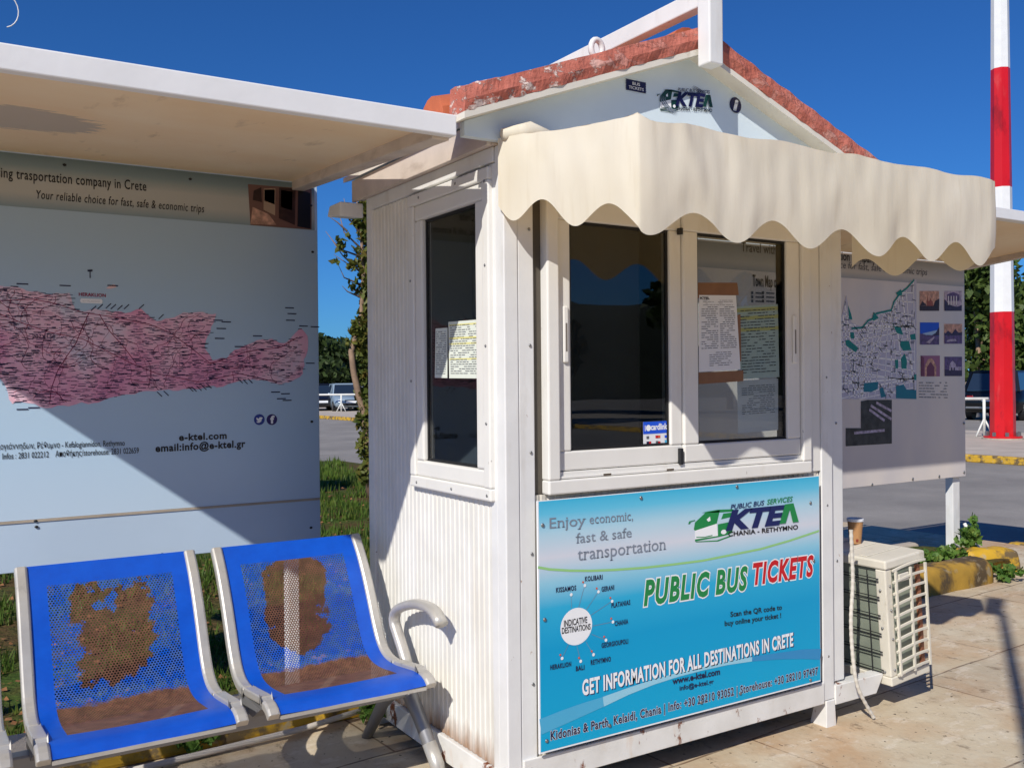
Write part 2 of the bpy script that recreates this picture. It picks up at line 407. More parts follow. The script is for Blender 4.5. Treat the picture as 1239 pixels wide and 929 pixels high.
def asphalt():
    g = G('worn asphalt'); v = g.pos()
    c = g.mix(g.step(g.noise(v, .6, 6, .65), .35, .7), rgb(132, 128, 124), rgb(158, 153, 147))
    c = g.mix(g.math('MULTIPLY', g.step(g.noise(v, 130, 2), .45, .7), .5), c, rgb(100, 97, 95))
    c = g.mix(g.math('MULTIPLY', g.step(g.noise(g.pos((1, .25, 1)), 2, 6, .7), .62, .75), .5), c, rgb(96, 93, 92))
    g.col(c); g.bump(g.noise(v, 160, 2), .3, .004); return g.set(.85, spec=.2)
m_road = asphalt()
m_farpave = flat('pale concrete pavement', rgb(186, 174, 160), .8, var=.2, scale=1.5, bump=.2)
m_yellow = flat('yellow painted kerb', rgb(200, 158, 40), .6, var=.15, scale=8, bump=.5, bscale=14,
                stains=[(rgb(88, 76, 58), .47, .58, 7, (1, 1, 1), .92), (rgb(170, 158, 132), .60, .68, 13, (1, 1, 1), .8)])
m_kerbtop = flat('concrete kerb', rgb(178, 166, 150), .8, var=.15, scale=8, bump=.3)
def lawnmat():
    g = G('patchy lawn soil'); v = g.pos()
    c = g.mix(g.step(g.noise(v, 1.3, 6, .65), .42, .6), rgb(92, 74, 46), rgb(72, 92, 38))
    c = g.mix(g.step(g.noise(v, 22, 5, .7), .45, .75), c, rgb(50, 62, 28))
    c = g.mix(g.step(g.noise(v, 30, 4, .6), .66, .70), c, rgb(150, 108, 66))
    g.col(c); g.bump(g.noise(v, 18, 6), .8, .05); return g.set(.9, spec=.1)
m_lawn = lawnmat()
m_earth = flat('dry ground', rgb(150, 132, 106), .9, var=.25, scale=.2, bump=.3, bscale=3)
def leafmat(name, a, b, c3):
    g = G(name); v = g.pos()
    c = g.mix(g.step(g.noise(v, 2.2, 3), .38, .62), a, b); c = g.mix(g.step(g.noise(v, 14, 2), .5, .8), c, c3)
    g.col(c); g.set(.55, spec=.3)
    tr = g.n('ShaderNodeBsdfTranslucent'); g.l(c, tr.inputs[0]); mx = g.n('ShaderNodeMixShader'); mx.inputs[0].default_value = .3
    g.l(g.p.outputs[0], mx.inputs[1]); g.l(tr.outputs[0], mx.inputs[2]); g.l(mx.outputs[0], g.out.inputs[0]); return g.m
m_leaf = leafmat('broadleaf foliage', rgb(62, 84, 38), rgb(84, 104, 48), rgb(112, 122, 58))
m_leafdark = leafmat('dark evergreen foliage', rgb(46, 62, 32), rgb(62, 80, 40), rgb(84, 96, 50))
m_leafmix = leafmat('half dry conifer foliage', rgb(74, 90, 36), rgb(104, 110, 48), rgb(140, 110, 54))
m_grass = leafmat('grass blades', rgb(70, 96, 36), rgb(92, 118, 44), rgb(126, 126, 60))
m_weed = leafmat('weed leaves', rgb(76, 112, 44), rgb(104, 138, 58), rgb(140, 150, 74))
m_dry = flat('fallen dry leaves', rgb(140, 96, 58), .9, var=.3, scale=20)
m_bark = flat('pale bark', rgb(148, 122, 100), .85, var=.3, scale=10, bump=.5, bscale=30)
m_polewhite = flat('white pole paint', rgb(240, 240, 238, .92), .4, var=.05)
m_polered = flat('red pole paint', rgb(206, 22, 30), .35, var=.12, scale=1.2, stains=[(rgb(140, 14, 22), .55, .66, 2.5, (1, 1, .4), .8), (rgb(216, 96, 90), .60, .75, 3, (1, 1, .3), .5)])
m_bollard = flat('white rail paint', rgb(232, 232, 226, .9), .45, var=.08)

# prints (the colour belongs to the printed sheet)
def printgrad(name, z0, z1, stops, rough=.3, bumpy=0):
    g = G(name); gm = g.n('ShaderNodeNewGeometry'); sx = g.n('ShaderNodeSeparateXYZ'); g.l(gm.outputs['Position'], sx.inputs[0])
    t = g.math('DIVIDE', g.math('SUBTRACT', sx.outputs[2], z0), z1-z0)
    g.col(g.ramp(t, stops))
    g.bump(g.noise(g.pos(), 3.0, 2), .12, .01)
    return g.set(rough)
m_poster = printgrad('blue poster print', .195, 1.08, [(0, rgb(0, 166, 210)), (.42, rgb(0, 156, 206)), (.58, rgb(44, 172, 214)), (.68, rgb(146, 202, 224)), (.78, rgb(212, 216, 226)), (.875, rgb(176, 212, 228)), (.95, rgb(100, 194, 226)), (1, rgb(66, 182, 220))]); m_poster.node_tree.nodes['Principled BSDF'].inputs['Specular IOR Level'].default_value = .3
m_boardback = flat('map board sheet', rgb(192, 212, 232), .35, var=.04, scale=2, spec=.4)
def crete_sea():
    g = G('pale blue map sea print'); gm = g.n('ShaderNodeNewGeometry'); sx = g.n('ShaderNodeSeparateXYZ'); g.l(gm.outputs['Position'], sx.inputs[0])
    c = g.ramp(g.math('DIVIDE', g.math('SUBTRACT', sx.outputs[2], .7), 1.6), [(0, rgb(204, 222, 238)), (.35, rgb(182, 210, 234)), (.7, rgb(176, 202, 222)), (1, rgb(172, 194, 210))])
    c = g.mix(g.step(g.math('MULTIPLY', sx.outputs[0], -1), 1.2, 1.6), c, rgb(216, 222, 228)); g.col(c)
    g.bump(g.noise(g.pos(), 2.5, 2), .12, .01); return g.set(.33)
m_sea = crete_sea()
m_header = printgrad('grey green header print', 2.25, 2.49, [(0, rgb(126, 150, 160)), (.30, rgb(186, 186, 178)), (.55, rgb(186, 186, 178)), (.8, rgb(130, 148, 150)), (1, rgb(104, 124, 126))])
m_headerR = printgrad('grey header print', 2.20, 2.40, [(0, rgb(140, 150, 164)), (.35, rgb(190, 186, 182)), (1, rgb(140, 144, 150))])
def townboard():
    g = G('glossy cream map board print'); v = g.pos((1, 1, .5))
    c = g.mix(g.step(g.noise(v, 1.6, 3), .35, .65), rgb(226, 216, 206), rgb(206, 200, 200)); g.col(c)
    g.bump(g.noise(g.pos(), 1.6, 2), .25, .012); g.p.inputs['Coat Weight'].default_value = .7; g.p.inputs['Coat Roughness'].default_value = .16; return g.set(.3)
m_town = townboard()
def island():
    g = G('pink relief map print'); v = g.pos()
    c = g.ramp(g.noise(v, 3.5, 6, .6), [(.3, rgb(206, 132, 170)), (.44, rgb(230, 158, 188)), (.56, rgb(238, 192, 208)), (.7, rgb(214, 208, 222))])
    gm = g.n('ShaderNodeNewGeometry'); sx = g.n('ShaderNodeSeparateXYZ'); g.l(gm.outputs['Position'], sx.inputs[0])
    c = g.mix(g.step(sx.outputs[2], 1.66, 1.95), c, g.mix(g.noise(v, 6, 4), rgb(226, 196, 198), rgb(206, 164, 176))); g.col(c); return g.set(.35)
m_island = island()
def ink(name, *c, rough=.4): return flat(name, rgb(*c), rough, var=.03)
i_black = ink('black ink', 18, 18, 24); i_navy = ink('navy ink', 14, 30, 92); i_navyd = ink('dark navy ink', 20, 18, 66)
i_green = ink('green ink', 22, 134, 70); i_white = ink('white ink', 240, 242, 244); i_red = ink('red ink', 200, 20, 34)
i_grey = ink('grey ink', 128, 138, 152); i_lime = ink('pale green ink', 150, 204, 130); i_maroon = ink('maroon ink', 150, 24, 70)
i_road = ink('purple road ink', 150, 50, 84); i_teal = ink('teal ink', 0, 126, 122); i_teal2 = ink('blue teal ink', 0, 116, 140)
i_block = ink('lavender grey ink', 186, 186, 206); i_pinkish = ink('pale pink ink', 236, 200, 200); i_blue = ink('bright blue ink', 26, 84, 214)
i_pale = ink('pale blue ink', 150, 206, 228); i_sky = ink('soft blue ink', 74, 172, 212); i_orange = ink('orange ink', 220, 90, 50)
i_paper = ink('white paper', 226, 228, 232, rough=.7); i_paperY = ink('cream paper', 224, 230, 218, rough=.7); i_paperG = ink('pale green paper', 216, 230, 226, rough=.7)
i_tape = flat('brown packing tape', rgb(134, 94, 62), .4, var=.2, scale=12); i_txt = ink('grey print', 90, 92, 100); i_yel = ink('yellow ink', 232, 226, 150)
i_sun = flat('peach ink', rgb(207, 161, 138), .4, var=.55, scale=38); i_dbrown = flat('dark brown ink', rgb(55, 31, 27), .4, var=.55, scale=38); i_purple = flat('purple ink', rgb(99, 77, 128), .4, var=.55, scale=38); i_dpurple = flat('dark purple ink', rgb(53, 36, 77), .4, var=.55, scale=38); i_lil = flat('lilac ink', rgb(187, 174, 196), .4, var=.55, scale=38)
i_aerial = flat('aerial photo print', rgb(60, 60, 60), .4, var=.8, scale=14)

# ------------------------------------------------------------------ setting: ground, roads, lawn, hills
g_ = MB(); R_ = 420
g_.grid(lambda a, b: (-R_+2*R_*a, -R_+2*R_*b, -.16), 40, 40); struct(g_.build('ground', m_earth))
def sheet(name, pts, z, mat, th=.0):
    M_ = MB(); M_.add([(x, y, z) for x, y in pts], [tuple(range(len(pts)))]); o = M_.build(name, mat, fix=False)
    if o.data.polygons[0].normal.z < 0: o.data.flip_normals()
    return struct(o)
def xr(y): return 6.62-.082*(y-1.5)          # near edge of the road
def xk(y): return 15.3-.062*(y-7)            # far edge of the road
M_ = MB(); ys = [-60, -20, -5, 1.5, 8, 16, 30, 60, 120]
pv = [(-60, -60), (xr(-60), -60), (xr(1.5), 1.5), (xr(4.2), 4.2), (2.75, 4.2), (2.75, 2.1), (1.75, 1.32), (-60, 1.30)]
M_.prism(pv, 2, -.30, 0); struct(M_.build('pavement', m_pave))
M_ = MB(); M_.prism([(-60, 1.46), (2.72, 1.46), (2.72, 4.25), (xr(4.25)-.25, 4.25), (xr(9)-.3, 9), (xr(15)-.3, 14.6), (xr(20)-2, 15.8), (-60, 19)], 2, -.3, -.028)
lawn_base = struct(M_.build('lawn', m_lawn))
M_ = MB(); M_.add([(xr(y)-2, y, -.12) for y in ys]+[(xk(y)+2, y, -.12) for y in ys[::-1]], [tuple(range(2*len(ys)))])
o = M_.build('road', m_road, fix=False)
if o.data.polygons[0].normal.z < 0: o.data.flip_normals()
struct(o)
M_ = MB(); M_.prism([(xk(-60), -60), (xk(120), 120), (xk(120)+3.2, 120), (24.5, 30), (22.6, 8), (25, -60)], 2, -.3, .0); struct(M_.build('island_pavement', m_farpave))
sheet('parking_lot', [(22, -60), (22.3, 8), (24.2, 30), (10, 120), (160, 120), (160, -60)], -.08, m_road)
# painted kerbs
M_ = MB()
for (a, b) in ((-60, 8), (8, 60)):
    M_.hexa([(xk(a)-.16, a, -.12), (xk(a), a, -.12), (xk(b), b, -.12), (xk(b)-.16, b, -.12)], [(xk(a)-.14, a, .02), (xk(a), a, .02), (xk(b), b, .02), (xk(b)-.14, b, .02)])
struct(M_.build('kerb', m_yellow, bevel=.02))
M_ = MB()
M_.hexa([(xr(-30)-.02, -30, -.12), (xr(-30)+.13, -30, -.12), (xr(2.1)+.13, 2.1, -.12), (xr(2.1)-.02, 2.1, -.12)], [(xr(-30)-.02, -30, .012), (xr(-30)+.11, -30, .012), (xr(2.1)+.11, 2.1, .012), (xr(2.1)-.02, 2.1, .012)])
struct(M_.build('kerb', m_yellow, bevel=.02))
M_ = MB(); M_.hexa([(-30, 1.20, 0), (1.6, 1.20, 0), (1.6, 1.46, 0), (-30, 1.46, 0)], [(-30, 1.225, .115), (1.6, 1.225, .115), (1.6, 1.46, .105), (-30, 1.46, .105)])
M_.v = M_.v; struct(M_.build('kerb', m_yellow, bevel=.02))
M_ = MB(); M_.box(-30, 1.58, 1.235, 1.46, .117, .123); struct(M_.build('kerb_top', m_kerbtop))
# raised bed right of the kiosk with chunky painted kerb stones
M_ = MB(); M_.grid(lambda a, b: (1.9+3.45*a, 1.36+.72*b, .10+.03*noise.noise((a*9, b*4, 3))), 40, 10); struct(M_.build('planting_bed', m_lawn, smooth=True))
M_ = MB(); M_.hexa([(1.9, 2.08, -.02), (5.3, 2.10, -.02), (5.3, 2.24, -.02), (1.9, 2.22, -.02)], [(1.9, 2.08, .13), (5.3, 2.10, .13), (5.3, 2.22, .13), (1.9, 2.2, .13)]); struct(M_.build('kerb', m_kerbtop, bevel=.03))
def kerbstone(x0, x1, y0, y1, seed, mat=m_yellow):
    M_ = MB(); n = 14
    def fn(a, b):
        t = math.pi*(b*1.0); w_ = .5*(1-.10*max(0, abs(2*a-1)-.8)*5)
        r = 1-.14*max(0, abs(2*a-1)-.9)/.1
        nz = .012*noise.noise((a*5+seed, b*4, seed))
        yy = -math.cos(t); zz = math.sin(t)
        sq = lambda q: math.copysign(abs(q)**.55, q)
        yv = .125*sq(yy)*r; zv = .185*abs(zz)**.6*r
        return (x0+(x1-x0)*a, y0+(y1-y0)*a+yv+nz, zv+nz-.01)
    M_.grid(fn, 22, n); b = len(M_.v)
    M_.f.append(tuple(j*23 for j in range(n+1))); M_.f.append(tuple(j*23+22 for j in range(n+1)))
    return struct(M_.build('kerb_stone', mat, smooth=True))
m_oldkerb = flat('dirty old kerb paint', rgb(168, 132, 48), .75, var=.3, scale=6, bump=.6, bscale=14, stains=[(rgb(70, 58, 42), .44, .56, 5, (1, 1, .6), .92), (rgb(150, 136, 108), .58, .68, 11, (1, 1, 1), .8)])
for i, (a, b) in enumerate(((1.8, 2.7), (2.705, 4.0), (4.005, 4.93))):
    kerbstone(a, b, 1.33+.02*a/4, 1.33+.02*b/4, i*3.1+1, m_oldkerb)
kerbstone(5.08, 5.46, 1.62, 1.46, 9.2)
# hill and trees behind the viewer (they show in the window glass)
M_ = MB()
def hill(a, b):
    x = -90+260*(a-.3); y = -55-90*b
    return (x, y, -1+min(1, b*5)*(7.6+8*b+2.8*noise.noise((x*.03, b*3, 1))+1.2*noise.noise((x*.13, b*9, 4))))
M_.grid(hill, 70, 16)
struct(M_.build('hills', flat('scrub hillside', rgb(50, 56, 38), .95, var=.5, scale=.35, bump=.6, bscale=2), smooth=True))

# ------------------------------------------------------------------ ticket kiosk
KX, KY = 1.70, 1.15
kiosk = thing('ticket_kiosk', 'small white ticket kiosk with red tiled gable roof and cream scalloped awning', 'kiosk', (KX/2, KY/2, 0))
def corr(M_, u0, u1, z0, z1, place, pitch=.036, depth=.0035):
    "vertical ribs: flat face with narrow rounded grooves"
    us = []; n = max(2, int(round((u1-u0)/pitch)))
    for i in range(n):
        a = u0+(u1-u0)*i/n; p = (u1-u0)/n
        us += [(a, 0), (a+p*.56, 0), (a+p*.66, depth), (a+p*.90, depth)]
    us.append((u1, 0)); vs = []
    for (u, d) in us: vs += [place(u, d, z0), place(u, d, z1)]
    M_.add(vs, [(2*i, 2*i+2, 2*i+3, 2*i+1) for i in range(len(us)-1)])
# left wall: window opening Y .12-.64, z 1.13-2.19
M_ = MB(); pl = lambda u, d, z: (.004+d, u, z)
for (a, b, c, d) in ((.095, 1.09, .15, 1.12), (.095, 1.09, 2.195, 2.25), (.095, .10, 1.12, 2.195), (.66, 1.09, 1.12, 2.195)):
    if b-a > .02: corr(M_, a, b, c, d, pl)
wall_l = M_.build('side_wall', m_panel, kiosk, fix=False)
M_ = MB()
for (a, b, c, d) in ((.02, 1.13, .15, 1.12), (.02, 1.13, 2.195, 2.30), (.02, .12, 1.12, 2.195), (.65, 1.13, 1.12, 2.195)): M_.box(.010, .045, a, b, c, d)
M_.build('inner_lining', m_inside, kiosk)
# right wall with its own window Y .25-.95
M_ = MB()
for (a, b, c, d) in ((.05, 1.13, .17, 1.02), (.05, 1.13, 2.28, 2.30), (.05, .25, 1.02, 2.28), (.95, 1.13, 1.02, 2.28)): M_.box(1.655, 1.695, a, b, c, d)
M_.build('side_wall', m_panel, kiosk)
M_ = MB(); M_.box(.045, 1.655, 1.10, 1.145, .15, 2.30); M_.build('rear_wall', m_inside, kiosk)
M_ = MB(); M_.box(.045, 1.655, .05, 1.10, .15, .19); M_.build('floor_plate', m_dark, kiosk)
M_ = MB(); M_.box(.0, 1.70, .03, 1.145, 2.302, 2.325); M_.build('ceiling_plate', m_inside, kiosk)
M_ = MB(); M_.box(.06, 1.64, .12, .5, 1.02, 1.06); M_.build('counter', m_inside, kiosk, bevel=.004)
# front wall below and beside the window
M_ = MB(); corr(M_, .12, 1.575, .155, 1.10, lambda u, d, z: (u, .006+d, z), .03); M_.build('front_wall', m_lowpanel, kiosk, fix=False)
M_ = MB(); M_.box(.045, 1.655, .013, .05, .155, 1.10); M_.box(.045, .19, .013, .05, 1.10, 2.30); M_.box(1.47, 1.655, .013, .05, 1.10, 2.30); M_.box(.19, 1.47, .013, .05, 2.16, 2.30)
M_.build('inner_lining', m_inside, kiosk)
# corner posts
M_ = MB(); M_.box(-.004, .052, -.006, .05, .06, 2.305); M_.box(.053, .118, -.003, .012, .155, 2.305); M_.box(-.002, .010, .05, .094, .06, 2.25)
M_.build('corner_post', m_white, kiosk, bevel=.004)
M_ = MB(); M_.box(-.006, .05, 1.09, 1.15, .06, 2.31); M_.build('corner_post', m_white, kiosk, bevel=.004)
M_ = MB(); M_.box(1.585, 1.655, -.006, .05, .112, 2.305); M_.build('corner_post', m_white, kiosk, bevel=.004)
M_ = MB(); M_.box(1.658, 1.745, .012, .10, .175, 2.305); M_.build('corner_post', m_white, kiosk, bevel=.005)
M_ = MB(); M_.box(1.500, 1.583, -.001, .012, 1.10, 2.305); M_.build('post_trim', m_pvc, kiosk, bevel=.003)
M_ = MB(); M_.box(1.50, 1.70, 1.10, 1.15, .06, 2.31); M_.build('corner_post', m_white, kiosk, bevel=.004)
# base rails and feet
M_ = MB(); M_.box(.055, 1.583, -.002, .05, .108, .152); M_.build('base_rail', m_rust, kiosk, bevel=.004)
M_ = MB(); M_.box(.055, 1.583, -.014, -.0025, .104, .196); M_.build('base_rail', m_rust, kiosk, bevel=.003)
M_ = MB(); M_.box(-.012, .05, .052, 1.088, .055, .148); M_.build('base_rail', m_rust, kiosk, bevel=.004)
M_ = MB(); M_.hexa([(1.657, -.012, .085), (1.93, -.012, .085), (1.93, .05, .085), (1.657, .05, .085)], [(1.657, -.012, .168), (1.985, -.012, .168), (1.985, .05, .168), (1.657, .05, .168)])
M_.build('bracket_rail', m_rust, kiosk, bevel=.003)
for (x, y) in ((1.60, -.010), (.0, .0), (.0, 1.09), (1.6, 1.09)):
    M_ = MB(); M_.hexa([(x-.008, y-.006, -.004), (x+.056, y-.006, -.004), (x+.056, y+.085, -.004), (x-.008, y+.085, -.004)], [(x, y, .11), (x+.054, y, .11), (x+.054, y+.06, .11), (x, y+.06, .11)]); M_.build('foot', m_rust, kiosk, bevel=.003)
# --- side window
sw = MB(); fr = [(.066, .70, 1.08, 2.24)]
def frame(M_, ax, pos0, pos1, u0, u1, z0, z1, b):
    for (a, c, d, e) in ((u0, u1, z0, z0+b), (u0, u1, z1-b, z1), (u0, u0+b, z0+b, z1-b), (u1-b, u1, z0+b, z1-b)):
        if ax == 0: M_.box(pos0, pos1, a, c, d, e)
        else: M_.box(a, c, pos0, pos1, d, e)
frame(sw, 0, -.022, .006, .068, .70, 1.08, 2.24, .045); win_s = sw.build('window_frame', m_pvc, kiosk, bevel=.006)
M_ = MB(); frame(M_, 0, -.014, .03, .113, .655, 1.125, 2.195, .062); M_.build('sash', m_pvc, win_s, bevel=.008)
M_ = MB(); frame(M_, 0, .004, .02, .171, .597, 1.183, 2.137, .014); M_.build('seal', m_seal, win_s)
M_ = MB(); M_.box(.008, .012, .176, .592, 1.187, 2.133); M_.build('pane', m_glass, win_s)
# --- front window
M_ = MB(); frame(M_, 1, -.03, .03, .158, 1.498, 1.10, 2.22, .05); win_f = M_.build('window_frame', m_pvc, kiosk, bevel=.006)
M_ = MB(); M_.box(.21, 1.446, -.012, .028, 1.152, 1.176); M_.box(.21, 1.446, -.022, -.014, 1.152, 1.162); M_.build('sill_track', m_pvc, win_f, bevel=.002)
for x in (.40, .70):
    M_ = MB(); M_.box(x, x+.035, -.0225, -.0215, 1.1535, 1.1605); M_.build('drain_slot', ink('drain shadow brown', 84, 70, 56), win_f)
for (u0, u1, gx0, gx1, y0) in ((.215, .795, .272, .737, -.006), (.797, 1.445, .872, 1.368, -.016)):
    M_ = MB()
    for (a, b, c, d) in ((u0, u1, 1.178, 1.247), (u0, u1, 2.066, 2.168), (u0, gx0, 1.247, 2.066), (gx1, u1, 1.247, 2.066)): M_.box(a, b, y0, y0+.03, c, d)
    sash = M_.build('sash', m_pvc, win_f, bevel=.006)
    M_ = MB(); frame(M_, 1, y0+.012, y0+.024, gx0-.002, gx1+.002, 1.245, 2.068, .012); M_.build('seal', m_seal, sash)
    M_ = MB(); M_.box(gx0+.004, gx1-.004, y0+.016, y0+.020, 1.251, 2.062); M_.build('pane', m_glass, sash)
    hx = .235 if u0 < .5 else 1.395
    M_ = MB(); M_.box(hx, hx+.022, y0-.010, y0-.0003, 1.56, 1.76); M_.build('pull_handle', m_pvc, sash, bevel=.006)
    M_ = MB(); M_.box(hx+.008, hx+.015, y0-.0106, y0-.0102, 1.60, 1.70); M_.build('handle_slot', ink('slot grey', 120, 112, 104), sash)
M_ = MB(); M_.box(.768, .784, -.024, -.007, 1.172, 1.235); M_.build('latch', m_dark, win_f, bevel=.003)
M_ = MB(); M_.box(.772, .786, -.03, -.007, 2.05, 2.075); M_.build('latch', m_dark, win_f, bevel=.003)
# --- right wall window
M_ = MB(); frame(M_, 0, 1.64, 1.71, .25, .95, 1.02, 2.28, .045); win_r = M_.build('window_frame', m_dark, kiosk, bevel=.004)
M_ = MB(); M_.box(1.676, 1.680, .296, .904, 1.066, 2.234); M_.build('pane', glass('clear side glass', (.95, .97, .97), 1, .03), win_r)
# screws in the frames
M_ = Screws()
for (y, z) in ((.09, 1.1), (.09, 1.35), (.09, 1.62), (.09, 1.9), (.09, 2.19), (.64, 1.1), (.35, 1.1), (.68, 1.5), (.68, 1.9), (.3, 2.22), (.6, 2.22)): M_.ball((-.0225, y, z), (.003, .006, .006), 8, 4)
for (x, z) in ((.1, 1.25), (.1, 1.62), (.1, 2.02), (.1, .9), (.1, .45), (1.62, .3), (1.62, .95), (1.62, 1.5), (1.7, 1.3), (1.7, .7)): M_.ball((x, -.0055 if x < 1.65 else .0105, z), (.006, .003, .006), 8, 4)
M_.build('screw_heads', m_steel, kiosk, smooth=True)
# --- interior odds and ends behind the left pane
M_ = MB(); M_.box(.50, .86, 1.06, 1.098, 1.80, 2.25); ip = M_.build('notice_board', ink('notice board brown', 66, 52, 40), kiosk)
M_ = MB(); M_.box(.62, .78, 1.052, 1.059, 2.06, 2.16); M_.build('pinned_sheet', i_paper, ip)
# --- roof
EZ, AZt, TH = 2.347, 2.735, .105      # eave and apex of the soffit line, band thickness
XL, XR_, XA = -.19, 1.89, .85
def zline(x): return EZ+(AZt-EZ)*(1-abs(x-XA)/(XA-XL))
M_ = MB(); M_.prism([(-.15, 2.312), (1.85, 2.312), (1.85, 2.355), (XA, 2.75), (-.15, 2.36)], 1, -.002, .028); M_.build('gable_board', flat('pale blue white gable sheet', rgb(216, 230, 236), .35, var=.04), kiosk)
for s in (-1, 1):
    xe = XL if s < 0 else XR_
    M_ = MB(); a = (xe, EZ); b = (XA, AZt)
    x1_ = -.060 if s < 0 else 1.760; e1 = zline(x1_)
    M_.hexa([(xe, -.076, EZ), (xe, .03, EZ), (XA, .03, AZt), (XA, -.076, AZt)], [(xe, -.076, EZ+.022), (xe, .03, EZ+.022), (XA, .03, AZt+.022), (XA, -.076, AZt+.022)])
    M_.hexa([(x1_, .031, e1), (x1_, 1.28, e1), (XA, 1.28, AZt), (XA, .031, AZt)], [(x1_, .031, e1+.022), (x1_, 1.28, e1+.022), (XA, 1.28, AZt+.022), (XA, .031, AZt+.022)])
    M_.build('soffit_board', flat('white soffit paint', rgb(232, 226, 212, .93), .55, var=.12, scale=4, stains=[(rgb(140, 110, 84), .62, .75, 9, (1, 1, 1), .5)]), kiosk)
    # rough mortar verge
    M_ = MB(); N = 60; vs = []
    def pt(i, k):
        t = i/N; x = xe+(XA-s*-.0-xe)*t if True else 0
        z0 = EZ+.022+(AZt-EZ)*t
        nz = noise.noise((x*9, k*2.7, s*4.))*.018+noise.noise((x*31, k*3.1, 7))*.009
        top = TH-.022-.018*t+nz+.02*noise.noise((x*3.3, 2, s))+(-.02 if (.66 < t < .72 and s > 0) else 0)
        yo = -.082+.012*noise.noise((x*14, k*2, 3+s))
        q = [(yo+.006, 0+noise.noise((x*22, 9, s))*.006), (yo-.004, .035), (yo+.004, .08), (yo+.012, top-.012), (yo+.04, top), (.02, top-.004+nz*.4), (.03, 0)][k]
        return (x, q[0], z0+q[1])
    for i in range(N+1): vs += [pt(i, k) for k in range(7)]
    M_.add(vs, [(i*7+k, i*7+(k+1) % 7, (i+1)*7+(k+1) % 7, (i+1)*7+k) for i in range(N) for k in range(7)]+[tuple(range(7)), tuple(N*7+k for k in range(6, -1, -1))])
    M_.build('verge', m_mortar, kiosk, smooth=False)
    # barrel tiles
    M_ = MB(); nrow = 8; r = .085
    for j in range(nrow):
        yc = .13+j*.16; cov = j % 2 == 0
        for k in range(4):
            t0 = k*.25-.012; t1 = t0+.29; sect = []
            if yc > .2: t0 = max(t0, .155)
            for (t, rr) in ((t0, r), (t1, r*.86)):
                x = xe+(XA-xe)*t; z = EZ+.02+(AZt-EZ)*t+.012*k*0
                for q in range(9):
                    th = math.pi*q/8
                    zz = math.sin(th)*rr if True else 0
                    sect.append((x, yc-math.cos(th)*rr, z+zz+(.02 if t == t0 else 0)))
            M_.add(sect, [(q, q+1, 10+q, 9+q) for q in range(8)]+[tuple(range(9))])
    M_.build('roof_tiles', m_tile, kiosk, smooth=False)
M_ = MB()
for k in range(5):
    sect = []
    for (y, rr) in ((.0+k*.26, .085), (.29+k*.26, .075)):
        for q in range(9):
            th = math.pi*q/8; sect.append((XA-math.cos(th)*rr, y, AZt+.055+math.sin(th)*rr*.8))
    M_.add(sect, [(q, q+1, 10+q, 9+q) for q in range(8)]+[tuple(range(9))])
M_.build('ridge_tiles', m_tile, kiosk)
# eave boxing on the left side
M_ = MB(); M_.box(-.026, .004, .03, 1.2, 2.306, 2.322); M_.build('eave_soffit', m_eavebrown, kiosk)
M_ = MB(); M_.box(-.010, .012, .052, 1.088, 2.252, 2.305); M_.build('eave_trim', m_white, kiosk, bevel=.003)
M_ = MB(); M_.box(-.045, -.0265, .03, 1.22, 2.300, 2.395); M_.build('eave_board', m_eavebrown, kiosk, bevel=.003)
M_ = MB(); M_.box(1.727, 1.745, .03, 1.22, 2.300, 2.395); M_.build('eave_board', m_eavebrown, kiosk, bevel=.003)
M_ = MB(); M_.box(1.70, 1.726, .03, 1.2, 2.306, 2.322); M_.build('eave_soffit', m_eavebrown, kiosk)
M_ = MB(); M_.prism([(1.17, 2.225), (1.33, 2.245), (1.30, 2.29), (1.17, 2.29)], 0, -.12, -.01); M_.build('gutter_outlet', m_white, kiosk, bevel=.006)
# lifting frame on the ridge and lifting eye
M_ = MB(); M_.box(.815, .885, -.150, -.084, 2.675, 2.985); lf = M_.build('lifting_frame', m_white, kiosk, bevel=.006)
M_ = MB(); M_.box(.823, .877, -.083, 1.25, 2.905, 2.975); M_.box(.823, .877, 1.19, 1.25, 2.70, 2.905); M_.build('lifting_beam', m_white, lf, bevel=.005)
pe = at(722, 66, 1, .30); M_ = MB()
M_.tube([(pe.x+.028*math.cos(t), .30, pe.z+.022+.036*math.sin(t)) for t in np.linspace(-2.2, math.pi+2.2-math.pi+.0+1.0+1.1, 18)], .0125, 8)
M_.build('lifting_eye', m_white, kiosk, smooth=True)
# --- awning
PA = Vector((-.02, .0)); PB = Vector((.137, -.55)); PC = Vector((2.0, -.55)); PD = Vector((1.80, -.0))
def path(s):        # s in metres along the valance
    l1 = (PB-PA).length; l2 = (PC-PB).length
    if s < l1: return PA.lerp(PB, s/l1), 0
    if s < l1+l2: return PB.lerp(PC, (s-l1)/l2), 1
    return PC.lerp(PD, min(1, (s-l1-l2)/(PD-PC).length)), 2
LT = (PB-PA).length+(PC-PB).length+(PD-PC).length; L1 = (PB-PA).length; L2 = L1+(PC-PB).length
lob = []
for x in (622, 694):
    best = min(np.linspace(0, L1, 200), key=lambda s: abs((lambda P: ((P-CAM).dot(RT)/(P-CAM).dot(_f)*FPX+PW/2))(Vector((*path(s)[0], 1.95)))-x)); lob.append(best)
for x in (786, 892, 978, 1061, 1126, 1187): lob.append(L1+at(x, 290, 1, -.55).x-PB.x)
lob = [lob[0]-(lob[1]-lob[0])]+lob+[lob[-1]+.26, lob[-1]+.52, lob[-1]+.78]
def scal(s):
    for a, b in zip(lob[:-1], lob[1:]):
        if a <= s <= b: return .5-.5*math.cos(2*math.pi*(s-a)/(b-a))
    return 0
NS, NV = 260, 14
